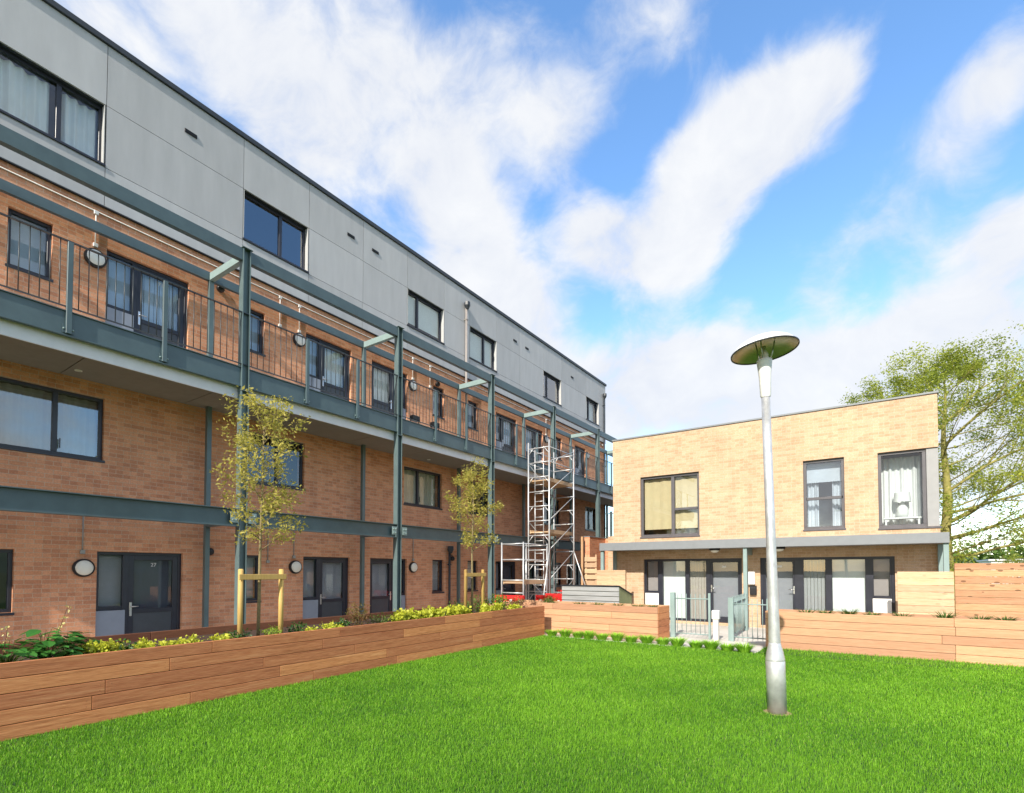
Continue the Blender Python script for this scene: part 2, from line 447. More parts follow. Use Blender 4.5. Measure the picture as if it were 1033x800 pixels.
def roller(fm, a0, a1, z0, z1, parent, mat, d=-.19):
    b = MB(fm); b.box(a0, a1, d-.004, d+.004, z0, z1); b.tube([(a0, d, z1), (a1, d, z1)], .025, 8)
    return b.build('blind', M[mat], parent)

def window(parent, fm, a0, a1, z0, z1, mull=(), trans=(), glassmat='glass', frame='frame', sill=True, w=.055, recess=0.0):
    d0, d1 = -.15-recess, -.07-recess
    b = MB(fm); frame_bars(b, a0, a1, z0, z1, [(m, z0+w, z1-w, w*1.35) for m in mull], [(t[0], t[1], t[2], w) for t in trans], w, d0, d1)
    if sill: b.box(a0-.02, a1+.02, d1, .025, z0-.045, z0-.002, ch=.004)
    fr = b.build('window', M[frame], parent)
    xs = [a0+w]+[x for m in mull for x in (m-w*.675, m+w*.675)]+[a1-w]
    for i in range(0, len(xs), 2):
        cut = [t for t in trans if t[1] <= (xs[i]+xs[i+1])/2 <= t[2]]
        zs = [z0+w]+[v for t in cut for v in (t[0]-w/2, t[0]+w/2)]+[z1-w]
        for j in range(0, len(zs), 2):
            pane(fm, xs[i], xs[i+1], zs[j], zs[j+1], fr, glassmat, (d0+d1)/2)
    return fr

def text_part(txt, size, loc, rot, mat, parent, name='number'):
    cu = bpy.data.curves.new(name, 'FONT'); cu.body = txt; cu.size = size; cu.extrude = .002; cu.align_x = 'CENTER'; cu.align_y = 'CENTER'
    tmp = bpy.data.objects.new('text_tmp', cu); COL.objects.link(tmp); bpy.context.view_layer.update()
    me = bpy.data.meshes.new_from_object(tmp.evaluated_get(bpy.context.evaluated_depsgraph_get())); bpy.data.objects.remove(tmp); bpy.data.curves.remove(cu)
    me.name = name; me.materials.clear(); me.materials.append(mat); o = bpy.data.objects.new(name, me); COL.objects.link(o)
    o.parent = parent; o.location = Vector(loc)-world_loc(parent); o.rotation_euler = rot
    return o

def i_up(z): return z > 1

def flat_door(parent, y0, y1, z0, z1, side, label=None, blinds=None, glassmat='glass_lo', number=None):
    """door leaf with a narrow sidelight over a grey infill panel"""
    w = .055; sl = .47
    b = MB(LB)
    mz = z0+1.07
    if side == 'lo': s0, s1, l0, l1 = y0, y0+sl, y0+sl, y1
    else: s0, s1, l0, l1 = y1-sl, y1, y0, y1-sl
    frame_bars(b, y0, y1, z0, z1, [(s1 if side == 'lo' else s0, z0+w, z1-w, .09)], [], w)
    # leaf stiles and rails
    p0, p1 = (l0+.045, l1-w) if side == 'lo' else (l0+w, l1-.045)
    st = .095
    b.box(p0, p0+st, -.14, -.085, z0+w, z1-w, ch=.004); b.box(p1-st, p1, -.14, -.085, z0+w, z1-w, ch=.004)
    b.box(p0+st, p1-st, -.14, -.085, z1-w-.09, z1-w, ch=.004); b.box(p0+st, p1-st, -.14, -.085, z0+w, z0+w+.14, ch=.004)
    b.box(p0+st, p1-st, -.14, -.085, mz-.11, mz-.03, ch=.004)
    b.box(s0+.02, s1-.02, -.14, -.085, mz-.03, mz+.04, ch=.004)
    d = b.build('door', M['frame'], parent)
    if label: d['label'] = label
    pb = MB(LB); pb.box(s0+.006, s1-.006, -.08, -.045, z0+.03, mz-.034, ch=.004); pb.build('panel', M['panel_grey'], d)
    q0, q1 = (s0+w, s1-.045) if side == 'lo' else (s0+.045, s1-w)
    pane(LB, q0, q1, mz+.04, z1-w, d, glassmat)
    pane(LB, p0+st, p1-st, mz-.03, z1-w-.09, d, glassmat)
    lp = MB(LB); lp.box(p0+st, p1-st, -.125, -.105, z0+w+.14, mz-.11); lp.build('lower_panel', M['door_panel'], d)
    ha = p0+.05 if side == 'lo' else p1-.05
    hb = MB(LB); sg = 1 if side == 'lo' else -1
    hb.box(ha-.02, ha+.02, -.085, -.075, mz-.16, mz+.10, ch=.004); hb.tube([(ha, -.075, mz+.02), (ha, -.03, mz+.02), (ha+sg*.11, -.03, mz+.02)], .010, 8)
    hb.build('handle', M['chrome'], d)
    if blinds:
        (roller if blinds.startswith('blind_d') or blinds == 'blind_grey' else blind)(LB, p0+st-.02, p1-st+.02, z0+.3, z1-w-.05, d, blinds)
        roller(LB, q0-.02, q1+.02, mz-.1, z1-w-.04, d, 'curtain_blue' if i_up(z0) else 'blind_grey', -.22)
        if False: roller(LB, q0-.02, q1+.02, mz-.1, z1-w-.04, d, 'blind_grey', -.22)
    if number:
        text_part(number, .10, LB((p0+p1)/2, -.106, z1-.24), (R(90), 0, R(90)), M['fascia'], d)
    return d

# ================================================================== APARTMENT BLOCK
ap = thing('apartment_building', 'long four storey brick apartment block with grey panelled top storey and balcony doors', 'apartment building', (WX, 11.0, -.12))
G0, G1 = -.12, 2.0
B0, B1 = 5.5, 7.6
gw = [(1.85, 2.42), (6.06, 6.6), (12.27, 12.8), (14.02, 14.57), (20.15, 20.68), (21.1, 21.6)]
gd = [(3.53, 4.96, 'lo'), (7.69, 9.08, 'lo'), (9.77, 11.16, 'hi'), (15.66, 17.03, 'lo'), (17.7, 19.03, 'hi'), (21.93, 23.05, 'lo')]
bw = [(2.23, 2.80), (6.06, 6.62), (12.27, 12.79), (14.02, 14.57), (20.15, 20.68)]
bd = [(3.57, 4.98, 'lo'), (7.69, 9.07, 'lo'), (9.77, 11.14, 'hi'), (15.66, 17.03, 'lo'), (17.7, 19.03, 'hi'), (21.93, 23.05, 'lo')]
fw = [(1.93, 3.59, 2.91), (6.06, 7.69, 7.02), (11.03, 12.70, 11.68), (14.05, 15.5, 14.95), (19.05, 20.52, 19.6), (23.0, 24.25, 23.55)]
cw = [(1.83, 3.48, 2.85), (6.06, 7.69, 7.02), (11.08, 12.71, 11.62), (14.05, 15.63, 15.0), (19.0, 20.55, 19.5), (23.04, 24.47, 23.55)]
ops = [(a, b, .97, G1) for a, b in gw]+[(a, b, G0, G1) for a, b, s in gd]+[(a, b, 6.65, 7.62) for a, b in bw]+[(a, b, B0, B1) for a, b, s in bd]
ops += [(a, b, 3.66, 4.80) for a, b, m in fw]
YA, YB = -4.0, 25.27
w_ = MB(LB)
wall_skin(w_, ops, YA, YB, -.12, 8.62)
w_.quad([(YB, 0, -.12), (YB, -9, -.12), (YB, -9, 8.62), (YB, 0, 8.62)])
w_.quad([(YA, 0, -.12), (YA, -9, -.12), (YA, -9, 8.62), (YA, 0, 8.62)])
w_.quad([(YA, -9, -.12), (YB, -9, -.12), (YB, -9, 8.62), (YA, -9, 8.62)])
w_.build('wall', M['brick_red'], ap, recalc=False)
# rooms behind
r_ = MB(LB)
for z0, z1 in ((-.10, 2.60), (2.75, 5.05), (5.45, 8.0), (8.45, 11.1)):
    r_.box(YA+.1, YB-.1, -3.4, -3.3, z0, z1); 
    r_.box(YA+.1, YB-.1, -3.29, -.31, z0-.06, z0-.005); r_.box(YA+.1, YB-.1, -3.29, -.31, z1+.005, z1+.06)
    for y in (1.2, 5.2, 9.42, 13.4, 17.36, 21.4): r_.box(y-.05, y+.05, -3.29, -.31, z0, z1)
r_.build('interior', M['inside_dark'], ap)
# cladding panels around the top floor windows
CZ0, CZ1 = 8.33, 11.36
js = [YA, -2.1, .2, 1.83, 3.5, 6.05, 7.71, 9.4, 11.07, 12.72, 14.04, 15.64, 17.2, 18.99, 20.57, 23.03, 24.48, YB+.02]
hz = [CZ0, 9.05, 10.22, CZ1]
cl = MB(LC); bk = MB(LC)
for i in range(len(js)-1):
    for j in range(3):
        am = (js[i]+js[i+1])/2
        if j == 1 and any(a < am < b for a, b, m in cw):
            cl.box(js[i]+.005, js[i+1]-.005, -.035, 0, 9.055, 9.10); continue
        cl.box(js[i]+.005, js[i+1]-.005, -.035, 0, hz[j]+.005, hz[j+1]-.005)
cl.build('cladding', M['clad'], ap)
cwo = [(a, b, 9.105, 10.215) for a, b, m in cw]
wall_skin(bk, cwo, YA, YB, 8.35, 11.35, inner=.4)
bk.map = lambda a, d, z: (CX_-.04+d, a, z)
bk.v = [(p[0]-.04, p[1], p[2]) for p in bk.v]
bk.build('cladding_backing', M['dark_trim'], ap, recalc=False)
cs = MB(LC); cs.box(YB-.0, YB+.02, -9, -.036, CZ0, CZ1); cs.box(YA, YB, -9.02, -9.0, CZ0, CZ1); cs.box(YA-.02, YA, -9, -.036, CZ0, CZ1); cs.build('side_cladding', M['clad'], ap)
dt = MB(LC); dt.box(YA, YB+.02, -.049, .008, 8.312, 8.328); dt.build('drip_trim', M['dark_trim'], ap)
rt = MB(LC); rt.box(YA-.05, YB+.09, -.3, .045, 11.36, 11.47, ch=.006); rt.build('roof_edge', M['dark_trim'], ap)
rf = MB(LC); rf.box(YA-.05, YB+.09, -9.1, -.301, 11.30, 11.42); rf.build('roof', M['roof'], ap)
# top storey windows, pale metal reveals
for i, (a, b, m) in enumerate(cw):
    f = window(ap, LC, a, b, 9.105, 10.215, [m], (), 'glass_hi' if i in (1, 4) else 'glass', recess=.045)
    for p, q in ((b-.012, b-.001), (a+.001, a+.012)):
        rv = MB(LC); rv.box(p, q, -.11, .004, 9.11, 10.205); rv.build('reveal', M['reveal'], f)
    if i == 0: drape(LC, a+.05, m-.1, 9.06, 10.15, f, 'curtain_white', -.25, .03, .16); drape(LC, m+.05, b-.05, 9.06, 10.15, f, 'curtain_white', -.25, .03, .14)
    elif i in (2, 3): roller(LC, a+.06, b-.06, 9.3 if i == 2 else 9.06, 10.14, f, 'blind_white', -.21)
    elif i == 5: roller(LC, m+.05, b-.06, 9.06, 10.12, f, 'blind_white', -.3)
# first floor windows
for i, (a, b, m) in enumerate(fw):
    f = window(ap, LB, a, b, 3.66, 4.80, [m], (), 'glass_hi' if i == 0 else 'glass')
    hb = MB(LB); hb.box(m+.06, m+.075, -.068, -.045, 3.78, 3.95, ch=.003); hb.build('handle', M['frame'], f)
    if i in (0, 2):
        drape(LB, a+.04, b-.04, 3.7, 4.76, f, 'curtain_cream', -.26, .022, .15)
    elif i in (4, 5): roller(LB, a+.05, m, 3.7, 4.75, f, 'curtain_white')
# small windows at ground and balcony level
for i, (a, b) in enumerate(gw):
    f = window(ap, LB, a, b, .97, G1, (), (), 'glass')
    if i in (1, 2, 3): roller(LB, a+.04, b-.04, 1.0, 1.95, f, 'blind_grey', -.24)
for i, (a, b) in enumerate(bw):
    f = window(ap, LB, a, b, 6.65, 7.62, (), (), 'glass')
    roller(LB, a+.04, b-.04, 6.7, 7.58, f, 'curtain_blue', -.24)
for i, (a, b, s) in enumerate(gd):
    flat_door(ap, a, b, G0, G1, s, None, ('blind_grey' if i in (1, 2) else 'blind_dark'), 'glass_lo', '27' if i == 0 else None)
for i, (a, b, s) in enumerate(bd):
    flat_door(ap, a, b, B0, B1, s, None, ('blind_white' if i in (1, 2) else 'curtain_blue'), 'glass', '71' if i == 0 else None)
# flue vents in the cladding
vt = MB(LC)
for y in (4.94, 8.98, 9.82, 16.85, 17.71, 21.59):
    v = MB(LC); v.box(y-.12, y+.12, .001, .012, 10.66, 10.74, ch=.003)
    for k in range(4): v.box(y-.11, y+.11, .012, .022, 10.665+k*.019, 10.675+k*.019)
    v.build('vent', M['black'], ap)

# ================================================================== STEEL ACCESS BALCONY
cols = [1.36, 5.32, 9.33, 13.31, 17.24, 21.14, 25.08]
cX, pX = -10.0, -11.35
bal = thing('access_balcony', 'dark teal steel balcony walkway on tall columns along the brick apartment block', 'balcony', (cX, 11.0, -.12))
def ibeam_v(mb, x, y, z0, z1, w=.15, t=.014):
    mb.box(x-w/2, x+w/2, y-w/2, y-w/2+t, z0, z1); mb.box(x-w/2, x+w/2, y+w/2-t, y+w/2, z0, z1); mb.box(x-.006, x+.006, y-w/2+t, y+w/2-t, z0, z1)
def ibeam_y(mb, x, y0, y1, z0, z1, w=.15, t=.016):
    mb.box(x-w/2, x+w/2, y0, y1, z0, z0+t); mb.box(x-w/2, x+w/2, y0, y1, z1-t, z1); mb.box(x-.006, x+.006, y0, y1, z0+t, z1-t)
for y in cols:
    b = MB(); ibeam_v(b, cX, y, -.12, 7.9)
    b.box(cX-.10, cX+.10, y-.10, y+.10, 7.9, 7.912)
    b.box(cX-.09, cX+.09, y-.085, y+.085, 5.11, 5.125)
    c = b.build('column', M['steel_col_sunlit'], bal)
    for s in (-1, 1):
        bp = MB()
        bp.box(cX+.076, cX+.088, y+s*.175-.075, y+s*.175+.075, 2.56, 2.76)
        for dy in (-.035, .035):
            for dz in (2.61, 2.70): bp.lathe([(0, .018), (.016, .018), (.016, 0), ], 6, (cX+.088, y+s*.175+dy, dz), 'x')
        bp.build('bolt_plate', M['steel_lt'], c)
    b = MB(); b.box(pX-.045, pX+.045, y-.045, y+.045, -.12, 7.708); b.build('wall_post', M['steel_col_sunlit'], bal)
    b = MB(); b.box(pX+.046, cX-.077, y-.05, y+.05, 7.71, 7.86); b.build('cross_beam', M['steel_lt'], bal)  # upper beam in paler steel: its sunlit face put into the colour
    b = MB(); b.box(pX+.046, cX-.077, y-.05, y+.05, 2.55, 2.70); b.build('cross_beam', M['steel'], bal)
ends = list(zip(cols[:-1], cols[1:]))
b = MB(); 
for i, (p, q) in enumerate([(-3.0, cols[0])]+ends+[(cols[-1], 27.2)]):
    p_, q_ = p+.078, q-.078
    b.box(cX-.055, cX+.055, p_, q_, 7.66, 7.89)
b.build('top_beam', M['steel'], bal)
b = MB()
for i, (p, q) in enumerate([(-3.0, cols[0])]+ends+[(cols[-1], 25.3)]): ibeam_y(b, cX, p+.078, q-.078, 2.49, 2.83, .15)
b.build('mid_beam', M['steel'], bal)
b = MB(); b.box(pX-.05, pX+.03, -3, 27, 7.71, 7.885); b.build('inner_beam', M['steel'], bal)
b = MB()
for i, (p, q) in enumerate([(-3.0, cols[0])]+ends+[(cols[-1], 27.2)]):
    p_, q_ = p+.078, q-.078
    b.box(cX-.02, cX+.03, p_, q_, 5.205, 5.56); b.box(cX-.02, cX+.055, p_, q_, 5.19, 5.204); b.box(cX-.02, cX+.055, p_, q_, 5.561, 5.574)
b.build('edge_beam', M['steel'], bal)
b = MB(); b.box(WX+.002, cX-.10, -3, 27.2, 5.30, 5.46); b.build('deck', M['fascia'], bal)
b = MB(); b.box(cX-.098, cX-.07, -3, 27.2, 4.98, 5.30); b.build('fascia', M['fascia'], bal)
b = MB(); y = -3
while y < 27:
    b.box(WX+.004, cX-.10, y+.008, min(27.2, y+1.98)-.008, 5.06, 5.08); y += 1.98
b.build('soffit', M['soffit'], bal)
# guard rail
b = MB(); b.box(cX+.02, cX+.065, -3, 27.2, 6.63, 6.645); b.build('top_rail', M['rail'], bal)
b = MB(); b.box(cX+.025, cX+.06, -3, 27.2, 5.625, 5.638); b.build('bottom_rail', M['rail'], bal)
posts = []
for c in [-2.6]+cols:
    posts += [c+1.345, c+2.68] if c != 1.36 else [2.62, 3.915]
for y in posts:
    if y > 27: continue
    b = MB(); b.box(cX+.033, cX+.085, y-.035, y+.035, 5.22, 6.62, ch=.004); b.box(cX+.032, cX+.045, y-.07, y+.07, 5.23, 5.36)
    o = b.build('rail_post', M['steel'], bal)
    k = MB()
    for s in (-1, 1): k.lathe([(0, .016), (.014, .016), (.014, 0)], 6, (cX+.045, y+s*.055, 5.29), 'x')
    k.build('bolt', M['steel_lt'], o)
allp = sorted([p for p in posts if p < 27]+cols)
for p, q in zip(allp[:-1], allp[1:]):
    if q < 1: continue
    b = MB(); n = int(round((q-p)/.119))
    for k in range(1, n): b.tube([(cX+.042, p+(q-p)*k/n, 5.638), (cX+.042, p+(q-p)*k/n, 6.63)], .007, 6)
    b.build('baluster_panel', M['rail'], bal)
# end guard of the balcony beyond the gable
b = MB(); b.box(pX-.2, cX+.02, 27.14, 27.18, 6.63, 6.65)
for k in range(12): b.tube([(pX+.05+k*.11, 27.16, 5.56), (pX+.05+k*.11, 27.16, 6.63)], .006, 6)
b.build('end_guard', M['rail'], bal)
for y in (3.07, 11.7):
    pass

# ---- fittings on the block
def bulkhead(y, z, label, ringcol='black', diff='opal', group=None, r=.16):
    t = thing('wall_light', label, 'wall light', (WX, y, z), group)
    b = MB(); b.lathe([(0, .001), (r, .001), (r, .055), (r*.86, .075), (r*.82, .07)], 28, (WX, y, z), 'x'); b.build('housing', M[ringcol], t)
    b = MB(); b.lathe([(r*.82, .068), (r*.8, .082), (r*.55, .105), (r*.2, .113), (0, .114)], 28, (WX, y, z), 'x'); b.build('diffuser', M[diff], t)
    return t
g1 = 'round bulkhead lights on the ground floor wall'
bulkhead(3.33, 1.70, 'round cream wall light with black rim left of the door numbered 27', group=g1)
bulkhead(7.46, 1.74, 'round cream wall light between the first tree stake frame and the second front door', group=g1)
bulkhead(11.40, 1.75, 'round cream wall light just right of the second tall teal column, ground floor', group=g1)
g2 = 'round bulkhead lights on the balcony wall'
bl = [(3.39, 'round wall light with white lower half beside the nearest balcony door'), (7.49, 'round balcony wall light hanging from white conduit left of the second balcony door'),
      (11.34, 'round balcony wall light above the pair of black floodlights'), (19.26, 'round balcony wall light behind the top of the scaffold tower'), (23.19, 'farthest round balcony wall light, near the gable end of the block')]
for y, l in bl:
    bulkhead(y, 7.31, l, 'black', 'white', g2, .165)
def dome(y, z, label):
    t = thing('sensor_dome', label, 'sensor', (WX, y, z), 'black sensors on the block wall')
    b = MB(); b.lathe([(0, .001), (.05, .001), (.05, .03), (.075, .035), (.08, .09), (.055, .125), (0, .135)], 20, (WX, y, z), 'x'); b.build('body', M['black'], t)
    b = MB(); b.tube([(WX+.05, y, z+.075), (WX+.05, y, z+.12), (WX+.001, y, z+.12)], .012, 6); b.build('bracket', M['black'], t)
dome(5.58, 7.72, 'small black sensor on balcony wall behind the nearest tall column')
dome(12.41, 7.66, 'small black sensor on balcony wall left of the third tall column')
dome(5.45, 2.05, 'small black sensor on ground floor wall between slim post and nearest column')
dome(13.15, 2.05, 'small black sensor on ground floor wall left of the second young tree')
# conduits
def conduit(pts, label, mat='conduit', r=.011, group=None):
    t = thing('conduit', label, 'conduit', (WX, pts[0][0], pts[0][1]), group)
    b = MB(); b.tube([(WX+.02, p[0], p[1]) for p in pts], r, 8); b.build('pipe', M[mat], t)
    b = MB()
    for p in (pts[0], pts[-1]): b.box(WX+.002, WX+.05, p[0]-.035, p[0]+.035, p[1]-.035, p[1]+.035, ch=.006)
    b.build('junction_box', M[mat], t)
conduit([(-3, 8.18), (26*.96, 8.18)], 'long white horizontal conduit running high along the balcony wall', r=.012)
for y, ze, l in ((3.39, 7.55, 'white drop conduit to the nearest balcony wall light'), (6.98, 7.47, 'white drop conduit ending in a small box between balcony window and light'),
              (7.49, 7.52, 'white drop conduit to the second balcony wall light'), (11.34, 7.52, 'white drop conduit to the balcony light above the floodlights'),
              (12.1, 7.5, 'white drop conduit beside the narrow balcony window left of the third column'), (19.26, 7.5, 'white drop conduit to balcony light behind the scaffold tower')):
    conduit([(y, 8.15), (y, ze)], l, group='white drop conduits on the balcony wall')
for y, z0, z1, l in ((3.31, 2.75, 1.98, 'grey drop conduit above the wall light beside door 27'), (6.76, 2.75, 1.86, 'grey drop conduit ending in a white box right of the nearest column'),
                  (7.42, 2.75, 1.98, 'grey drop conduit above the wall light beside the second front door'), (11.4, 2.75, 1.98, 'grey drop conduit above the wall light right of the second column')):
    conduit([(y, z0), (y, z1)], l, 'conduit_grey', .011, 'grey drop conduits on the ground floor wall')
# soffit downlights
for y, x, l in ((3.07, -11.1, 'recessed round downlight in the balcony soffit above the large curtained window'), (6.0, -10.6, 'recessed downlight in the balcony soffit beside the nearest column'), (11.72, -11.2, 'recessed downlight in the balcony soffit above the window right of the second column')):
    t = thing('downlight', l, 'downlight', (x, y, 5.06), 'downlights in the balcony soffit')
    b = MB(); b.lathe([(.055, 0), (.055, -.010), (.042, -.012)], 20, (x, y, 5.06)); b.build('rim', M['white'], t)
    b = MB(); b.lathe([(.042, -.008), (.03, -.006), (0, -.006)], 20, (x, y, 5.06)); b.build('lens', M['opal'], t)
# floodlights clipped to the balcony edge
for y, l in ((10.0, 'black floodlight on the balcony edge just right of the second column'), (10.78, 'black floodlight on the balcony edge beside the rail post, farther of the two')):
    t = thing('floodlight', l, 'floodlight', (cX-.09, y, 5.47), 'black floodlights on the balcony edge')
    b = MB(); b.box(cX-.16, cX+.0, y-.13, y+.13, 5.66, 5.80, ch=.02); b.build('head', M['black'], t)
    b = MB(); b.tube([(cX-.08, y-.15, 5.73), (cX-.08, y-.15, 5.5), (cX-.08, y+.15, 5.5), (cX-.08, y+.15, 5.73)], .012, 6); b.build('bracket', M['black'], t)
# rainwater pipes
def downpipe(y, ztop, zbot, label, mat):
    t = thing('downpipe', label, 'downpipe', (CX_+.08, y, zbot))
    b = MB(); b.tube([(CX_+.07, y, ztop-.2), (CX_+.07, y, zbot)], .04, 14); o = b.build('pipe', M[mat], t)
    b = MB()
    z = ztop-.6
    while z > zbot+.2: b.box(CX_+.005, CX_+.115, y-.05, y+.05, z-.02, z+.02, ch=.005); z -= 1.6
    b.build('pipe_clip', M[mat], t)
    b = MB(); b.lathe([(.0, ztop), (.10, ztop), (.105, ztop-.12), (.05, ztop-.24), (0, ztop-.24)], 8, (CX_+.11, y, 0), smooth=False); b.build('hopper', M['dark_trim'], t)
downpipe(13.78, 10.9, 5.5, 'pale rainwater pipe with dark hopper between two top storey windows', 'pipe_grey')
downpipe(24.98, 10.85, -.12, 'dark rainwater pipe with hopper at the far corner of the block', 'dark_trim')
downpipe(12.95, 2.45, -.12, 'short dark rainwater pipe behind the second young tree', 'dark_trim')

# ================================================================== BRICK HOUSES
ho = thing('brick_house', 'pale buff brick two storey house pair with flat roof and grey canopy', 'house', (-2.95, HY, 0))
XL, XR, HT, BK = -7.24, 1.345, 6.03, 25.0
o1 = (-6.28, -4.40, 2.745, 4.71); o2 = (-1.585, -.62, 2.785, 4.69); o3 = (.115, XR, 2.745, 4.70)
d1 = (-6.19, -3.20, .09, 2.02); d2 = (-2.71, .43, .09, 2.02)
b = MB(LH)
wall_skin(b, [o1, o2, (.115, XR+.001, 2.745, 4.70), d1, d2], XL, XR, 0, HT)
b.build('front_wall', M['brick_buff'], ho, recalc=False)
b = MB()
b.box(XL, XL+.3, HY+.301, BK, 0, HT); b.box(XR-.3, XR, HY+.301, BK, 0, 2.745); b.box(XR-.3, XR, HY+.301, BK, 4.70, HT); b.box(XR-.3, XR, HY+1.5, BK, 2.745, 4.70)
b.box(XL+.301, XR-.301, BK-.3, BK, 0, HT)
b.build('side_wall', M['brick_buff'], ho)
b = MB(); b.box(XL-.02, XR+.03, HY-.03, HY+.34, HT, HT+.05, ch=.006); b.box(XL-.02, XL+.32, HY+.341, BK, HT, HT+.05); b.box(XR-.32, XR+.03, HY+.341, BK, HT, HT+.05)
b.build('coping', M['canopy'], ho)
b = MB(); b.box(XL+.301, XR-.301, HY+.301, BK-.301, 5.55, 5.7); b.build('roof', M['roof'], ho)
b = MB()
b.box(XL+.302, -2.95, HY+2.45, HY+2.5, 2.66, 5.5); b.box(-2.94, XR-.302, HY+3.2, HY+3.25, 2.66, 5.5)
b.box(-3.0, -2.95, HY+.31, HY+2.44, 2.66, 5.5); b.box(-.35, -.30, HY+.31, HY+3.1, 2.66, 5.5)
b.box(XL+.302, XR-.302, HY+.31, BK-.31, 5.5, 5.54)
b.box(XL+.302, XR-.302, HY+2.8, HY+2.85, 0, 2.5)
b.build('interior', M['inside_cream'], ho)
b = MB(); b.box(XL+.302, XR-.302, HY+.31, BK-.31, 2.56, 2.65); b.box(XL+.302, XR-.302, HY+.31, BK-.31, .03, .08); b.build('interior_floor', M['inside_floor'], ho)
f = window(ho, LH, *o1, mull=[-5.235], trans=[(3.60, -5.20, -4.45)], frame='frame_grey', w=.075)
drape(LH, -6.2, -4.48, 2.99, 4.63, f, 'curtain_tan', -.21, .010, .30)
b = MB(); b.box(-5.6, -4.95, HY+.55, HY+.95, 2.66, 3.02, ch=.02); b.box(-4.88, -4.45, HY+.55, HY+.95, 2.66, 2.98, ch=.02); b.build('white_unit', M['white'], ho)
f = window(ho, LH, *o2, trans=[(3.63, -1.53, -.66)], frame='frame_grey', w=.075, glassmat='glass_hi')
drape(LH, -1.51, -1.25, 2.80, 4.62, f, 'curtain_white', -.42, .03, .1); drape(LH, -.92, -.70, 2.80, 4.62, f, 'curtain_white', -.42, .03, .1)
roller(LH, -1.52, -.69, 4.1, 4.6, f, 'curtain_white', -.3)
# corner window: fixed light plus metal cheek wrapping the corner
b = MB(LH); frame_bars(b, .115, 1.10, 2.745, 4.70, [], [], .075)
b.box(.10, XR+.03, -.07, .03, 2.70, 2.743, ch=.004)
f = b.build('window', M['frame_grey'], ho)
pane(LH, .19, 1.025, 2.82, 4.625, f, 'glass')
drape(LH, .17, 1.05, 2.80, 4.62, f, 'curtain_white', -.55, .035, .125)
b = MB(LH); b.box(1.104, XR-.002, -.35, -.04, 2.748, 4.698, ch=.006); b.box(XR-.06, XR-.003, -1.5, -.351, 2.748, 4.698); b.build('corner_cheek', M['cheek'], ho)
t = thing('table_lamp', 'white table lamp standing inside the upstairs corner window', 'table lamp', (.62, HY+.33, 2.78))
b = MB(); b.lathe([(0, 3.02), (.10, 3.02), (.13, 3.10), (.12, 3.26), (.05, 3.36), (.03, 3.44), (0, 3.44)], 20, (.62, HY+.33, 0)); b.build('lamp_base', M['white'], t)
b = MB(); b.lathe([(.19, 3.42), (.17, 3.66)], 24, (.62, HY+.33, 0)); b.build('lamp_shade', M['white'], t)
b = MB(); b.box(.22, 1.0, HY+.20, HY+.46, 2.98, 3.018, ch=.004); b.box(.25, .29, HY+.22, HY+.44, 2.66, 2.979); b.box(.93, .97, HY+.22, HY+.44, 2.66, 2.979); o = b.build('side_table', M['white']); tag(o, 'white side table inside the upstairs corner window', 'table')
# ground floor door sets
def doorset(x0, x1, cells, label, plate_x):
    b = MB(LH); w = .07
    frame_bars(b, x0, x1, .09, 2.02, [], [], w, -.17, -.07)
    zs0, zs1 = .09+w, 2.02-w
    prev = None
    fills = []
    for (kind, a, c) in cells: fills.append((a, c))
    fills.sort()
    edges = [x0+w]+[v for f_ in fills for v in f_]+[x1-w]
    for i in range(0, len(edges), 2):
        if edges[i+1]-edges[i] > .004: b.box(edges[i], edges[i+1], -.165, -.068, zs0, zs1, ch=.004)
    for (kind, a, c) in cells:
        if kind == 'side': b.box(a, c, -.165, -.066, .93, 1.0, ch=.004)
    d = b.build('door_set', M['frame'], ho); d['label'] = label
    for (kind, a, c) in cells:
        if kind == 'side':
            pane(LH, a, c, 1.0, zs1, d, 'glass_lo'); roller(LH, a, c, 1.0, zs1, d, 'blind_beige', -.24)
            p = MB(LH); p.box(a-.03, c+.03, -.066, -.035, zs0-.03, .928, ch=.004); p.build('panel', M['white_panel'], d)
        elif kind == 'white':
            pane(LH, a, c, zs0, zs1, d, 'glass'); roller(LH, a-.01, c+.01, zs0, zs1, d, 'blind_white', -.19)
        elif kind == 'beige':
            pane(LH, a, c, zs0, zs1, d, 'glass'); blind(LH, a-.01, c+.01, zs0, zs1-.01, d, 'blind_beige', -.21, .085)
        elif kind == 'grey':
            pane(LH, a, c, zs0, zs1, d, 'glass'); blind(LH, a-.01, c+.01, zs0, zs1-.01, d, 'blind_grey', -.21, .085)
        elif kind == 'leaf':
            l = MB(LH); l.box(a, c, -.15, -.08, zs0, zs0+.1, ch=.004); l.box(a, c, -.15, -.08, zs1-.05, zs1, ch=.004)
            l.box(a, a+.05, -.15, -.08, zs0+.1, zs1-.05, ch=.004); l.box(c-.05, c, -.15, -.08, zs0+.1, zs1-.05, ch=.004)
            lo = l.build('door', M['frame'], d)
            pane(LH, a+.05, c-.05, zs0+.1, zs1-.05, lo, 'glass_lo'); roller(LH, a+.04, c-.04, zs0+.1, zs1-.05, lo, 'blind_grey', -.22)
            p = MB(LH); p.box(plate_x-.06, plate_x+.06, -.112, -.100, 1.74, 1.80, ch=.003); p.build('number_plate', M['white'], lo)
            hx = a+.02 if plate_x < -3 else c-.02
            h = MB(LH); sg = 1 if plate_x < -3 else -1
            h.box(hx-.02, hx+.02, -.08, -.068, 1.0, 1.22, ch=.004); h.tube([(hx, -.07, 1.12), (hx, -.02, 1.12), (hx+sg*.12, -.02, 1.12)], .011, 8); h.build('handle', M['chrome'], lo)
    return d
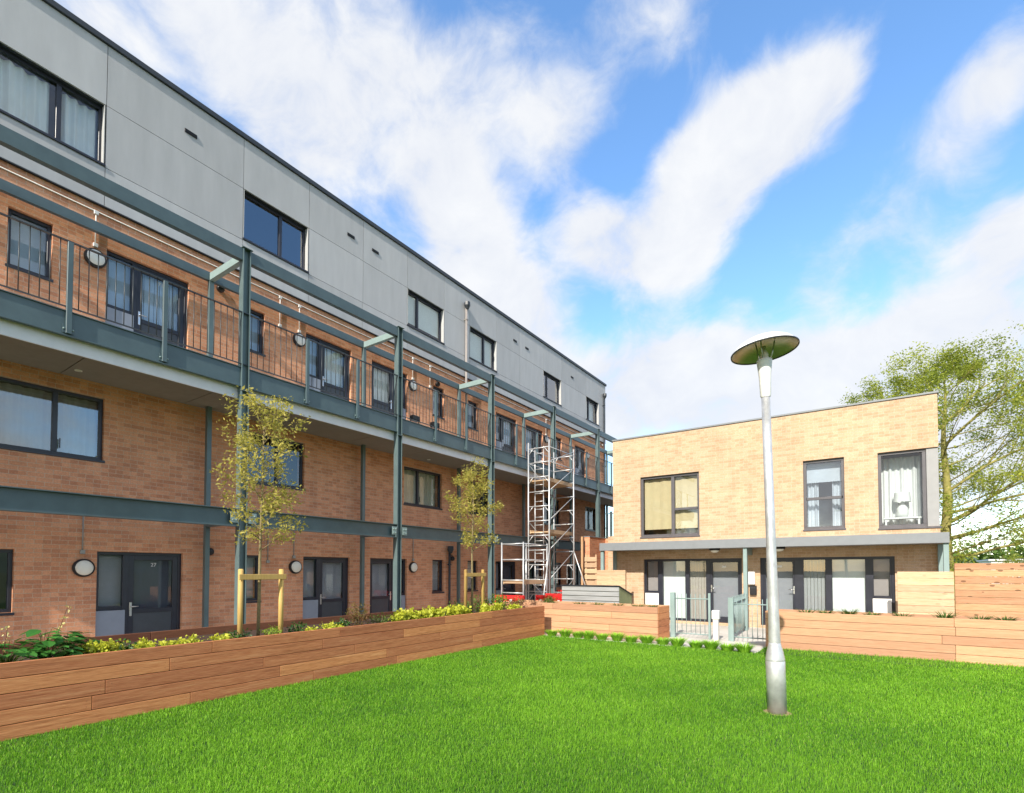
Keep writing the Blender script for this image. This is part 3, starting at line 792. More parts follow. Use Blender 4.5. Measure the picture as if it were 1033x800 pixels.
doorset(d1[0], d1[1], [('side', -6.12, -5.74), ('white', -5.58, -4.87), ('beige', -4.74, -4.24), ('leaf', -4.10, -3.28)], 'glazed door set with the door at its right end', -3.72)
doorset(d2[0], d2[1], [('leaf', -2.62, -1.84), ('grey', -1.62, -1.10), ('white', -.94, -.20), ('side', -.02, .32)], 'glazed door set with the door at its left end', -2.22)
# canopy
CF = 15.47
b = MB(); b.box(-7.27, 1.42, CF, CF+.05, 2.285, 2.53, ch=.006); b.box(-7.27, 1.42, CF+.051, HY-.004, 2.44, 2.515)
b.box(-7.27, -7.22, CF+.051, HY-.004, 2.326, 2.438); b.box(1.37, 1.42, CF+.051, HY-.004, 2.326, 2.438)
cn = b.build('canopy', M['canopy'], ho)
b = MB(); b.box(-7.21, 1.36, CF+.052, HY-.004, 2.30, 2.325); b.build('canopy_soffit', M['soffit'], cn)
for x, y in ((-7.21, CF+.11), (-2.93, CF+.11), (1.36, CF+.11), (1.33, HY-.07), (-7.16, HY-.07)):
    b = MB(); b.box(x-.05, x+.05, y-.05, y+.05, 0, 2.296, ch=.004); b.build('canopy_post', M['steel_lt'], cn)
b = MB(); b.box(-2.96, -2.91, CF+.17, HY-.005, 2.1, 2.295); b.build('canopy_divider', M['steel_lt'], cn)
for x, l in ((-3.84, 'round ceiling light under the canopy above the left house door'), (-2.14, 'round ceiling light under the canopy just right of the lamp post')):
    t = thing('ceiling_light', l, 'ceiling light', (x, 16.0, 2.30), 'ceiling lights under the canopy')
    b = MB(); b.lathe([(0, 2.299), (.15, 2.299), (.15, 2.25), (.12, 2.24)], 24, (x, 16.0, 0)); b.build('housing', M['black'], t)
    b = MB(); b.lathe([(.12, 2.242), (.1, 2.20), (.05, 2.18), (0, 2.178)], 24, (x, 16.0, 0)); b.build('diffuser', M['opal'], t)
t = thing('meter_box', 'small white meter box on the brick strip between the two house doors', 'meter box', (-2.98, HY, 1.2))
b = MB(LH); b.box(-3.10, -2.84, .002, .13, 1.25, 1.62, ch=.01); b.build('casing', M['white'], t)
b = MB(LH); b.box(-3.08, -2.86, .131, .14, 1.27, 1.60, ch=.004); b.build('lid', M['fascia'], t)
t = thing('letter_box', 'small dark box below the meter box between the house doors', 'letter box', (-2.9, HY, .95))
b = MB(LH); b.box(-2.98, -2.80, .002, .10, .95, 1.22, ch=.01); b.build('casing', M['black'], t)
b = MB(LH); b.box(-2.96, -2.82, .10, .108, 1.14, 1.17, ch=.002); b.build('slot', M['dark_trim'], t)

# ================================================================== GROUND
def sheet(name, x0, x1, y0, y1, z, mat, nx=1, ny=1, kind='structure'):
    b = MB()
    for i in range(nx):
        for j in range(ny):
            xa, xb = x0+(x1-x0)*i/nx, x0+(x1-x0)*(i+1)/nx; ya, yb = y0+(y1-y0)*j/ny, y0+(y1-y0)*(j+1)/ny
            b.quad([(xa, ya, z), (xb, ya, z), (xb, yb, z), (xa, yb, z)])
    o = b.build(name, mat, None, recalc=False); o['kind'] = kind; return o
sheet('ground', -1500, 1500, -1500, 2500, -.13, M['meadow'])
sheet('pavement', -12.0, -8.9, -6, 40, -.12, M['paving'])
b = MB()       # paving slabs at the houses
for i in range(28):
    for j in range(9):
        xa, ya = -9.0+i*.6, 11.42+j*.6
        if xa > 2.2: continue
        b.box(xa+.003, xa+.597, ya+.003, ya+.597, -.06, .012)
o = b.build('path', M['paving']); o['kind'] = 'structure'
sheet('path_bed', -9.0, 9, 11.42, 40, -.03, M['tarmac'])
b = MB(); b.box(-7.0, 14, -8, 11.415, -.12, 0.0); o = b.build('lawn', M['turf']); o['kind'] = 'structure'
b = MB(); b.box(-1.95, 14, 11.416, 12.27, -.12, 0.016); o = b.build('lawn_strip', M['turf']); o['kind'] = 'structure'

# grass blades: density follows what the eye resolves, blades are real
def blades(x0, x1, y0, y1, n, hmean, wscale=1.0):
    cam = np.array([0, 0])
    x = rng.uniform(x0, x1, n*3); y = rng.uniform(y0, y1, n*3)
    d = np.hypot(x, y); keep = rng.random(n*3) < np.clip((4.2/np.maximum(d, 3.2))**1.25, 0, 1)
    # inside the view wedge with a margin
    ang = np.degrees(np.arctan2(-x, y))-34.64
    keep &= (np.abs(ang) < 56)
    keep &= np.hypot(x+.958, y-6.81) > .115+.04*rng.random(len(x))
    x, y, d = x[keep], y[keep], d[keep]
    n = len(x)
    patch = (np.sin(x*1.3+.7*np.sin(y*.9))+np.sin(y*1.7+x*.6)+np.sin(x*4.1-y*3.2)*.6+np.sin((x+y)*7.3+np.sin(x*5))*.5)/3.1
    h = hmean*(1+.28*rng.normal(size=n)+.18*patch).clip(.35, 1.9)
    w = wscale*.0029*(1+.3*rng.normal(size=n)).clip(.4, 2)*np.clip(d/5, .9, 2.6)
    th = rng.uniform(0, 2*np.pi, n); ln = (np.abs(rng.normal(size=n))*.42+.08).clip(0, 1.2)
    lx, ly = np.cos(th)*ln+.10, np.sin(th)*ln-.05
    px, py = -np.sin(th+rng.normal(size=n)*.5), np.cos(th)
    base = np.stack([x, y, np.zeros(n)], 1)
    side = np.stack([px*w, py*w, np.zeros(n)], 1)
    mid = base+np.stack([lx*h*.35, ly*h*.35, h*.62], 1)
    tip = base+np.stack([lx*h, ly*h, h*(1-.25*ln)], 1)
    q = np.stack([base-side*.5, base+side*.5, mid+side*.4, mid-side*.4], 1)
    t3 = np.stack([mid-side*.4, mid+side*.4, tip+side*.05, tip-side*.05], 1)
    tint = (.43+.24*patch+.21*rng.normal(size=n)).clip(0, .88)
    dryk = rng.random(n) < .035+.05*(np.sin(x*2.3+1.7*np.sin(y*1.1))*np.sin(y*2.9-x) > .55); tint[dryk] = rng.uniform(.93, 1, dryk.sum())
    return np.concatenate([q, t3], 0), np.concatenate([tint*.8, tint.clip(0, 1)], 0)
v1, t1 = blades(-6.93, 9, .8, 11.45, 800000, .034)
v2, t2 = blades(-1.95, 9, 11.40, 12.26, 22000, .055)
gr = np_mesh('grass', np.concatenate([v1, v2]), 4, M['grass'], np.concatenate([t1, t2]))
tag(gr, 'bright green mown grass covering the whole lawn', 'grass', kind='stuff')

b = MB(); b.lathe([(.105, .004), (.135, .006), (.155, .003)], 24, (-.958, 6.81, 0)); o = b.build('bare_earth', M['earth']); o['kind'] = 'structure'
# ================================================================== TIMBER PLANTERS
def boards_y(mb, x, y0, y1, z0, z1, rows, t=.035, face=1, seed=1):
    rr = random.Random(seed); h = (z1-z0)/rows
    for k in range(rows):
        y = y0; first = True
        while y < y1-.01:
            L = rr.uniform(.6, 2.4) if first else rr.uniform(1.5, 2.5); first = False
            e = min(y+L, y1); e = y1 if y1-e < .5 else e
            mb.box(x-t/2+rr.uniform(-.003, .003), x+t/2, y+.002, e-.002, z0+k*h+.003, z0+(k+1)*h-.003, rr.random(), ch=.004)
            for sy in (y+.05, e-.05):
                for sz in (.3, .7): mb.lathe([(0, .0008), (.0055, .0008), (.006, 0)], 8, (x+t/2, sy, z0+(k+sz)*h), 'x', tint=0)
            y = e
def boards_x(mb, y, x0, x1, z0, z1, rows, t=.035, seed=1):
    rr = random.Random(seed); h = (z1-z0)/rows
    for k in range(rows):
        x = x0; first = True
        while x < x1-.01:
            L = rr.uniform(.8, 3.2) if first else rr.uniform(2.0, 3.4); first = False
            e = min(x+L, x1); e = x1 if x1-e < .5 else e
            mb.box(x+.002, e-.002, y-t/2, y+t/2, z0+k*h+.003, z0+(k+1)*h-.003, rr.random(), ch=.004); x = e
pl1 = thing('timber_planter', 'long reddish timber planter of horizontal boards beside the apartment block', 'planter', (-7.8, 5, 0), 'hardwood planters round the lawn')
b = MB(); boards_y(b, -6.965, -2.0, 11.52, .0, .757, 5, seed=4); b.build('front_boards', M['wood_y'], pl1)
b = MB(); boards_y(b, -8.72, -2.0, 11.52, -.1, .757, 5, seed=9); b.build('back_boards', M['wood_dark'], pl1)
b = MB(); boards_x(b, 11.50, -8.70, -6.985, .0, .757, 5, seed=5); b.build('end_boards', M['wood_x'], pl1)
b = MB(); b.box(-8.70, -6.984, -2, 11.48, .40, .64)
b.build('soil', M['soil'], pl1)
pl2 = thing('timber_planter', 'short timber planter between the long planter and the house path railing', 'planter', (-5.5, 12.4, 0), 'hardwood planters round the lawn')
b = MB(); boards_x(b, 12.02, -8.6, -4.17, 0.012, .80, 5, seed=12); b.build('front_boards', M['wood_x'], pl2)
b = MB(); boards_x(b, 12.86, -8.6, -4.17, 0.012, .80, 5, seed=13); b.build('back_boards', M['wood_x'], pl2)
b = MB(); boards_y(b, -4.185, 12.04, 12.84, 0.012, .80, 5, seed=14); b.build('end_boards', M['wood_y'], pl2)
b = MB(); b.box(-8.58, -4.205, 12.04, 12.84, .45, .70); b.build('soil', M['soil'], pl2)
pl3 = thing('timber_planter', 'timber planter behind the lamp post running along the right side of the lawn', 'planter', (3, 12.7, 0), 'hardwood planters round the lawn')
b = MB(); boards_x(b, 12.29, -1.93, 9.0, 0.0, .795, 5, seed=22); b.build('front_boards', M['wood_x'], pl3)
b = MB(); boards_x(b, 13.05, -1.93, 9.0, 0.0, .795, 5, seed=23); b.build('back_boards', M['wood_x'], pl3)
b = MB(); boards_y(b, -1.91, 12.31, 13.03, 0.0, .795, 5, seed=24); b.build('end_boards', M['wood_y'], pl3)
b = MB(); b.box(-1.89, 9, 12.31, 13.03, .45, .70); b.build('soil', M['soil'], pl3)

# ================================================================== PLANTS
def shrub(kind, x, y, z, w, h, label, cat='shrub', group=None, n=260, size=.05, mat='leaf_gold', aspect=.55, core=True, name='shrub'):
    t = thing(name, label, cat, (x, y, z), group)
    # twiggy stems
    b = MB(); pts = []
    ns = 9
    for k in range(ns):
        a = random.random()*6.28; rr = w*.5*math.sqrt(random.random())
        tip = (x+math.cos(a)*rr, y+math.sin(a)*rr, z+h*(.75+.25*random.random())*(1-.35*(rr/(w*.5+1e-6))**2))
        b.tube([(x+math.cos(a)*rr*.15, y+math.sin(a)*rr*.15, z-.02), ((x+tip[0])/2+.01, (y+tip[1])/2, (z+tip[2])/2), tip], [.005, .004, .002], 5)
        m = n//ns
        u = rng.random(m)[:, None]**.6
        base = np.array([x, y, z]); tp = np.array(tip)
        pts.append(base+(tp-base)*u+rng.normal(size=(m, 3))*np.array([w*.13, w*.13, h*.10]))
    b.build('stem', M['bark_y'], t)
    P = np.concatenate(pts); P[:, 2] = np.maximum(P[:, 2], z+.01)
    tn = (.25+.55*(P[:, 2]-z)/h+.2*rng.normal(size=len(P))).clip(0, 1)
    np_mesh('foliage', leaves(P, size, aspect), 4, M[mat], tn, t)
    return t

def grass_clump(x, y, z, w, h, n, label, group=None, mat='leaf_lime', lean=.45, name='grass_tuft', cat='grass tuft'):
    a = rng.uniform(0, 6.283, n); r = w*.5*np.sqrt(rng.random(n))*.6
    base = np.stack([x+np.cos(a)*r, y+np.sin(a)*r, np.full(n, z)], 1)
    hh = h*(.6+.5*rng.random(n)); l = lean*(.4+rng.random(n))
    d = np.stack([np.cos(a)*l, np.sin(a)*l, np.ones(n)], 1)
    wd = .006+.004*rng.random(n)
    s = np.stack([-np.sin(a)*wd, np.cos(a)*wd, np.zeros(n)], 1)
    mid = base+d*hh[:, None]*.6; tip = base+d*hh[:, None]*np.array([1.35, 1.35, .95])
    v = np.concatenate([np.stack([base-s, base+s, mid+s*.8, mid-s*.8], 1), np.stack([mid-s*.8, mid+s*.8, tip+s*.1, tip-s*.1], 1)])
    tn = (.5+.25*rng.normal(size=n)).clip(0, 1)
    o = np_mesh(name, v, 4, M[mat], np.concatenate([tn*.8, tn]))
    o.location = (0, 0, 0)
    return tag(o, label, cat, group)

SZ = .63
gp = 'low plants in the long planter'
def broad_plant(x, y, label, n=34, w=.30, h=.32):
    t = thing('broadleaf_plant', label, 'plant', (x, y, SZ), gp)
    P = []; Q = MB()
    V = []; T = []
    for k in range(n):
        a = random.random()*6.28; rr = w*random.random()**.6; zz = SZ+h*(1-.5*(rr/w)**2)*(.45+.6*random.random())
        c = np.array([x+math.cos(a)*rr, y+math.sin(a)*rr, zz])
        Q.tube([(x, y, SZ), ((x+c[0])/2, (y+c[1])/2, zz*.8+SZ*.2), tuple(c)], [.004, .003, .002], 5)
        L = random.uniform(.07, .17); W = L*.78
        d = np.array([math.cos(a), math.sin(a), random.uniform(-.45, .25)]); d /= np.linalg.norm(d)
        s = np.array([-math.sin(a), math.cos(a), random.uniform(-.25, .25)]); up = np.cross(d, s)
        prof = [(0, .12), (.22, .45), (.5, .5), (.78, .32), (1, .02)]
        tt = random.random()
        for sg in (-1, 1):
            for (u0, w0), (u1, w1) in zip(prof[:-1], prof[1:]):
                f = lambda u, ww: c+d*L*u+s*W*ww*sg+up*(.18*W*ww-.10*L*u*u)
                V.append([f(u0, 0), f(u0, w0), f(u1, w1), f(u1, 0)] if sg > 0 else [f(u0, 0), f(u1, 0), f(u1, w1), f(u0, w0)]); T.append(min(1, max(0, tt)))
    Q.build('stem', M['leaf_mid'], t)
    np_mesh('foliage', np.array(V), 4, M['leaf_bright'], T, t)
broad_plant(-7.30, 1.50, 'broad leaved green plant at the left edge of the long planter', 46, .28, .36)
broad_plant(-7.35, 1.80, 'broad leaved green plant below the leaning flower stem', 54, .28, .40)
broad_plant(-7.50, 2.02, 'broad leaved dark plant beside the base of the leaning flower stem', 46, .26, .36)
def stalk(x, y, dx, dy, h, label, n=22):
    t = thing('flower_stem', label, 'flower', (x, y, SZ), gp)
    pts = [(x, y, SZ), (x+dx*.4, y+dy*.4, SZ+h*.45), (x+dx, y+dy, SZ+h)]
    b = MB(); b.tube(pts, [.006, .005, .002], 6); b.build('stem', M['leaf_red'], t)
    u = rng.random(n)*.5+.5; p = np.array([[x+dx*k*k**.1, y+dy*k, SZ+h*k] for k in u])+rng.normal(size=(n, 3))*.018
    np_mesh('blossom', leaves(p, .035, .6), 4, M['flower'], rng.random(n), t)
    u = rng.random(8)*.45+.1; p = np.array([[x+dx*k, y+dy*k, SZ+h*k] for k in u])+rng.normal(size=(8, 3))*.02
    np_mesh('foliage', leaves(p, .07, .5), 4, M['leaf_mid'], rng.random(8), t)
stalk(-7.45, 1.86, 0, .16, .62, 'tall leaning stem of cream flowers above the broad leaved plants')
stalk(-7.3, 1.46, .02, .03, .46, 'short stem of cream flowers at the left edge of the planter', 14)
stalk(-7.6, 1.82, .02, .05, .36, 'stem of small dark leaves left of the leaning flower stem', 6)
gold = [(2.17, .20, .17, 'golden'), (2.33, .22, .18, 'golden'), (2.78, .26, .16, 'golden'), (2.98, .20, .13, 'gold'), (3.22, .26, .16, 'golden'), (3.62, .22, .14, 'golden'),
        (4.98, .20, .12, 'golden'), (5.36, .26, .15, 'golden')]
where = ['right of the broad leaved plants', 'left of the first dark green shrub', 'in front of door 27', 'under the middle of door 27', 'at the right edge of door 27', 'left of the slim wall post', 'right of the first tree stakes', 'beneath the second front door']
for (y, w, h, c), wh in zip(gold, where):
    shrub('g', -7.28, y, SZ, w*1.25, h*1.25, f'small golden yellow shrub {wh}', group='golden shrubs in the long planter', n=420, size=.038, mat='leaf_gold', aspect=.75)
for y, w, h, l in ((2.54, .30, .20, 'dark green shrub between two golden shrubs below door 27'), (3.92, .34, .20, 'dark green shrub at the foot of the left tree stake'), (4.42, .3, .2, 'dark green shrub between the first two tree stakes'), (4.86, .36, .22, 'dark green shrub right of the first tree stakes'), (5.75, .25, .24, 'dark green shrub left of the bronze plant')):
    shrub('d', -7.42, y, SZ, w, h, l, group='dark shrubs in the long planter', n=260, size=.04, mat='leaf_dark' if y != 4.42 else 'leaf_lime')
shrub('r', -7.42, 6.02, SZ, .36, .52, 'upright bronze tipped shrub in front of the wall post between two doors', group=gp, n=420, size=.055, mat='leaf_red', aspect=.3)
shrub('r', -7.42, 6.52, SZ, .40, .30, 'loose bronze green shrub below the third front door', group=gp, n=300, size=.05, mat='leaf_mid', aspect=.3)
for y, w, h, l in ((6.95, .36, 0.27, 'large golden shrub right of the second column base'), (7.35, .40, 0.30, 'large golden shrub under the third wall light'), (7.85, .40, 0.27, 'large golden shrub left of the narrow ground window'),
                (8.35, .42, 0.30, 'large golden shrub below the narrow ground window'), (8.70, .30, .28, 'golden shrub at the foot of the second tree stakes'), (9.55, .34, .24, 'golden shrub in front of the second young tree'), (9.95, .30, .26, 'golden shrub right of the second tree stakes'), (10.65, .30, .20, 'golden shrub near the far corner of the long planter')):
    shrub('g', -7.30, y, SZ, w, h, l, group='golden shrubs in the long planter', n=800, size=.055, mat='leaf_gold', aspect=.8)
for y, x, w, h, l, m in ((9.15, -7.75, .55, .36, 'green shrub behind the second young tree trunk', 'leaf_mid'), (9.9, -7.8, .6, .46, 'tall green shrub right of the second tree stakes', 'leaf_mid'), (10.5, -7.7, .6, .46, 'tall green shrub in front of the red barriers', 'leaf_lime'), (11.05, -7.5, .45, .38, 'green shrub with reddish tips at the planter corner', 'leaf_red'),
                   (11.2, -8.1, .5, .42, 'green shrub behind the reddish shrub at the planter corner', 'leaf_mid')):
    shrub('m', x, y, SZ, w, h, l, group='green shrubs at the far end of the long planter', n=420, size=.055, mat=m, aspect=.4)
names = ['leftmost', 'second', 'third', 'fourth', 'fifth', 'sixth', 'seventh', 'eighth', 'ninth', 'tenth', 'eleventh', 'twelfth', 'thirteenth', 'fourteenth']
for i, x in enumerate((-7.0, -6.35, -5.85, -5.3, -4.75, -4.4)):
    lb = f'{names[i]} low green plant from the left on top of the short planter'
    if i == 0: shrub('m', -7.3, 12.45, .70, .5, .28, 'bushy green plant in the short planter behind the long planter corner', group='plants in the short planter', n=380, size=.05, mat='leaf_mid', aspect=.4)
    else: grass_clump(x, 12.3, .70, .30, .15, 90, lb, 'plants in the short planter', 'leaf_mid', .9, 'low_plant', 'plant')
for i, x in enumerate((-1.19, -.85, -.44, -.06, .43, 1.06, 1.55, 1.88, 2.6)):
    grass_clump(x, 12.55, .70, .26, .16+.04*(i % 3 == 2), 80, f'{names[i]} low grassy plant from the left in the planter behind the lamp post', 'plants in the right hand planter', 'leaf_mid', .9, 'low_plant', 'plant')
tx = [-6.72, -6.35, -6.0, -5.70, -5.36, -4.98, -4.62, -4.26, -3.90, -3.55, -3.15, -2.84, -2.5, -2.18]
wh2 = ['at the inner planter corner', 'in the planter shadow', 'second from the planter shadow', 'third from the planter shadow', 'left of the planter middle', 'at the planter middle', 'right of the planter middle', 'near the planter right end', 'at the planter right end', 'at the left gate post', 'in front of the open railing', 'in front of the bollard', 'right of the bollard', 'nearest the lamp post']
for i, x in enumerate(tx):
    grass_clump(x, 11.50+.02*(i % 3)+max(0, (x+3.9))*-.10, .0, .31, .16+.04*(i % 2), 380, f'lime green grass tuft edging the lawn, {wh2[i]}', 'grass tufts edging the lawn', 'leaf_tuft', .6)

# ================================================================== YOUNG TREES AND THEIR STAKES
def branch(mb, tips, p, d, L, r, depth, rnd, spread=.55, up=.25, nseg=4, kids=(2, 3)):
    p = Vector(p); d = Vector(d).normalized(); pts = [p.copy()]; rad = [r]
    for i in range(nseg):
        d = (d+Vector((rnd.gauss(0, .12), rnd.gauss(0, .12), rnd.gauss(0, .08)+up*.12))).normalized()
        p = p+d*L/nseg; pts.append(p.copy()); rad.append(r*(1-.6*(i+1)/nseg))
        if depth > 0 and i >= 1:
            for _ in range(rnd.randint(*kids)):
                a = Vector((rnd.gauss(0, 1), rnd.gauss(0, 1), rnd.gauss(.2, .7)))
                nd = (d*(1-spread)+a.normalized()*spread).normalized()
                branch(mb, tips, p, nd, L*rnd.uniform(.35, .6), rad[-1]*.6, depth-1, rnd, spread, up, 3, kids)
    mb.tube(pts, rad, 6 if r > .01 else 4, cap=False)
    if depth <= 1:
        for k in range(1, len(pts)): tips.append((pts[k], d.copy(), depth))
def young_tree(x, y, z, zc, top, wide, label, seed):
    rnd = random.Random(seed)
    t = thing('young_tree', label, 'tree', (x, y, z), 'young staked trees in the long planter')
    b = MB(); tips = []
    pts = [(x, y, z-.05), (x+.02, y, z+.6), (x-.01, y+.02, zc), (x+.02, y+.03, (zc+top)/2), (x, y+.05, top-.3)]
    b.tube(pts, [.026, .024, .02, .014, .006], 8)
    k = 0; zz = zc
    while zz < top-.25:
        u = (zz-zc)/(top-zc); a = k*2.4+rnd.random()*.6
        L = wide*.5*(.55+.6*math.sin(math.pi*min(1, .12+u*.82)))*rnd.uniform(.7, 1.1)
        d = Vector((math.cos(a), math.sin(a), .55+.7*u))
        branch(b, tips, (x+.01, y+.025, zz), d, L*1.05, .009*(1-.5*u), 2, rnd, .5, .5, 4, (1, 2))
        zz += .075; k += 1
    b.build('trunk', M['bark_y'], t)
    P = []
    for p, d, dep in tips:
        n = 8 if dep == 0 else 4
        for _ in range(n):
            if rnd.random() < (.50 if seed == 3 else .62): P.append((p.x+rnd.gauss(0, .045), p.y+rnd.gauss(0, .045), p.z+rnd.gauss(0, .045)))
    P = np.array(P); tn = (.5+.28*rng.normal(size=len(P))).clip(0, 1)
    print('young tree leaves', len(P))
    np_mesh('crown', leaves(P, .050, .42), 4, M['leaf_young'], tn, t)
    s = thing('tree_stake', 'pair of yellow timber stakes with crossbar '+('holding the nearer young tree' if seed == 3 else 'holding the farther young tree'), 'tree stake', (x+.08, y, z), 'timber stakes holding the young trees')
    for sy in (-.31, .31):
        m = MB(); m.tube([(x+.08, y+sy, z-.05), (x+.08, y+sy, 1.66)], .036, 12); m.tube([(x+.08, y+sy, 1.66), (x+.08, y+sy, 1.675)], [.036, .025], 12); m.build('stake', M['stake'], s)
    m = MB(); m.box(x+.118, x+.142, y-.36, y+.36, 1.52, 1.60, ch=.004); m.build('crossbar', M['stake'], s)
    m = MB(); m.lathe([(.045, -.03), (.048, -.03), (.048, .03), (.045, .03)], 14, (x+.0, y, 1.56)); m.box(x+.045, x+.117, y-.02, y+.02, 1.53, 1.59); m.build('tie', M['black'], s)
young_tree(-7.5, 4.26, SZ, 1.95, 4.15, .98, 'young olive leaved tree between stakes in front of the nearest column', 3)
young_tree(-7.5, 9.25, SZ, 2.1, 3.85, .90, 'young olive leaved tree between stakes in front of the third column', 8)

# ================================================================== LAMP POST
lx, ly = -.958, 6.81
lp = thing('lamp_post', 'tall silver lamp post with tilted white dish head standing on the lawn', 'lamp post', (lx, ly, 0))
def LA(prof, name, mat, n=40):
    b = MB(); b.lathe(prof, n, (lx, ly, 0)); return b.build(name, M[mat], lp)
LA([(0, .0), (.104, .0), (.104, .60), (.101, .605), (.104, .61), (.104, .62), (.09, .70), (.068, .79), (.064, .81), (0, .81)], 'base', 'galv')
LA([(.064, .805), (.064, .83), (.058, 1.2), (.052, 2.2), (.047, 3.72), (0, 3.72)], 'shaft', 'galv')
LA([(.050, 3.70), (.058, 3.72), (.066, 3.95), (.084, 4.12), (.086, 4.145), (.075, 4.15), (0, 4.15)], 'neck', 'white')
LA([(.05, 4.15), (.045, 4.21), (.022, 4.27), (.02, 4.31), (0, 4.315)], 'lamp_cone', 'opal')
LA([(0, 4.415), (.10, 4.41), (.21, 4.385), (.30, 4.335), (.36, 4.27), (.365, 4.255)], 'dish', 'white', 56)
LA([(.363, 4.256), (.35, 4.265), (.29, 4.315), (.21, 4.35), (.10, 4.375), (0, 4.38)], 'reflector', 'mirror', 56)
b = MB(); b.lathe([(.358, 4.248), (.371, 4.248), (.372, 4.262), (.359, 4.262), (.358, 4.248)], 56, (lx, ly, 0)); b.build('rim', M['dark_trim'], lp)
for o in lp.children:
    if o.name.split('.')[0] in ('dish', 'reflector', 'rim'):
        pv = Matrix.Translation((0, 0, 4.30)); o.data.transform(pv @ Matrix.Rotation(-R(4.5), 4, Vector((-.14, .99, 0))) @ pv.inverted())
b = MB()
for k in range(3):
    a = k*2.094+.4; b.tube([(lx+.07*math.cos(a), ly+.07*math.sin(a), 4.14), (lx+.12*math.cos(a), ly+.12*math.sin(a), 4.37)], .008, 6)
b.build('bracket', M['chrome'], lp)
# the post leans slightly to the left as seen over the lawn
lp.rotation_euler = (0, -R(1.25), 0) if False else (Matrix.Rotation(-R(1.25), 4, Vector((-math.sin(R(34.64)), math.cos(R(34.64)), 0)))).to_euler()

# ================================================================== SCAFFOLD, BARRIERS, CHEST
def scaffold(name, label, x0, x1, y0, y1, z0, z1, rungs, ladder, platforms, stab, rails=None):
    t = thing(name, label, 'scaffold', ((x0+x1)/2, (y0+y1)/2, z0), 'aluminium scaffold beside the block')
    r = .025
    for y in (y0, y1):
        b = MB()
        for x in (x0, x1): b.tube([(x, y, z0+.08), (x, y, z1)], r, 10)
        for z in rungs: b.tube([(x0, y, z), (x1, y, z)], .019, 8)
        for z in (rungs[1::2] if not rails else []):
            for s, xx in ((1, x0), (-1, x1)): b.tube([(xx, y, z-.22), (xx+s*.18, y, z-.01)], .014, 6)
        b.build('end_frame', M['alu'], t)
    if ladder:
        b = MB(); xm = (x0+x1)/2
        for zz0, zz1 in ladder:
            for s in (-1, 1): b.tube([(xm+s*.17, y0+.04, zz0), (xm+s*.17, y0+.04, zz1)], .016, 8)
            z = zz0+.12
            while z < zz1: b.tube([(xm-.17, y0+.04, z), (xm+.17, y0+.04, z)], .012, 6); z += .27
        b.build('ladder', M['alu'], t)
    for z in platforms:
        b = MB(); b.box(x0+.06, x1-.06, y0+.03, y1-.03, z, z+.03); b.box(x0+.04, x0+.06, y0+.03, y1-.03, z-.03, z+.10); b.box(x1-.06, x1-.04, y0+.03, y1-.03, z-.03, z+.10); b.build('platform', M['pale_x'], t)
    b = MB()
    for i, z in enumerate(rungs[:-1:2] if not rails else []):
        zb = min(z+1.0, z1-.1)
        b.tube([(x1, y0, z), (x1, y1, zb)], .012, 8)
        if i % 2 == 0: b.tube([(x0, y1, z), (x0, y0, zb)], .012, 8)
    for z in (rails or rungs[-2:]):
        for x in (x0, x1): b.tube([(x, y0, z), (x, y1, z)], .016, 8)
    b.build('brace', M['alu'], t)
    if stab:
        b = MB()
        for (p, q) in stab: b.tube([p, q], .02, 8)
        b.build('stabiliser', M['alu'], t)
    for x in (x0, x1):
        for y in (y0, y1):
            b = MB(); b.lathe([(0, -.03), (.06, -.03), (.06, .03), (0, .03)], 14, (x, y, z0+.061), 'x'); b.build('castor', M['black'], t)
rg = [.35+.5*k for k in range(12)]
scaffold('scaffold_tower', 'tall aluminium scaffold tower with ladder reaching above the balcony floor', -9.81, -8.98, 15.2, 16.95, -.03, 6.08, rg, [(.5, 2.4), (2.55, 4.3), (4.2, 5.9)], [2.95, 4.72],
         [((-8.98, 16.95, 2.35), (-8.45, 17.6, .0)), ((-8.98, 15.2, 2.35), (-8.9, 14.5, .0)), ((-8.98, 16.95, 1.0), (-8.45, 17.6, .0))])
scaffold('low_scaffold', 'low aluminium scaffold frame standing in front of the tall tower', -9.83, -9.0, 13.65, 15.08, -.03, 2.55, [.55, .95, 1.35, 2.0, 2.5], None, [1.25], None, [2.0, 2.5])
def barrier(x, y, rot, label):
    t = thing('plastic_barrier', label, 'barrier', (0, 0, 0), 'red plastic barriers round the scaffold')
    b = MB(); b.box(-.5, .5, -.03, .03, .12, .20, ch=.01); b.box(-.5, .5, -.03, .03, .88, 1.0, ch=.015)
    for k in range(7): b.box(-.48+k*.15, -.42+k*.15, -.025, .025, .2, .88, ch=.005)
    for s in (-.45, .45): b.box(s-.04, s+.04, -.25, .25, 0, .119, ch=.01)
    b.build('frame', M['red'], t)
    b = MB(); b.box(-.5, .5, -.028, .028, .60, .879, ch=.006); b.build('board', M['red'], t)
    for q in (-.3, .05, .38):
        b = MB(); b.box(q-.04, q+.04, -.036, -.031, .64, .87, ch=.002); b.build('reflector', M['white'], t)
    t.location = (x, y, -0.09); t.rotation_euler = (0, 0, rot)
for x, y, r, l in ((-9.1, 13.05, .15, 'red plastic barrier with white reflector in front of the low scaffold'), (-8.05, 13.6, -.1, 'red plastic barrier behind the planter corner plants'), (-8.35, 14.75, .05, 'red plastic barrier behind the low scaffold, left of the grey chest'), (-9.6, 17.6, 0.1, 'red plastic barrier behind the tall scaffold tower'), (-7.95, 15.9, .1, 'red plastic barrier between the tower and the grey chest')):
    barrier(x, y, r, l)
ch = thing('storage_chest', 'grey galvanised storage chest with sloping lid behind the short planter', 'storage chest', (-6.6, 13.8, 0))
b = MB()
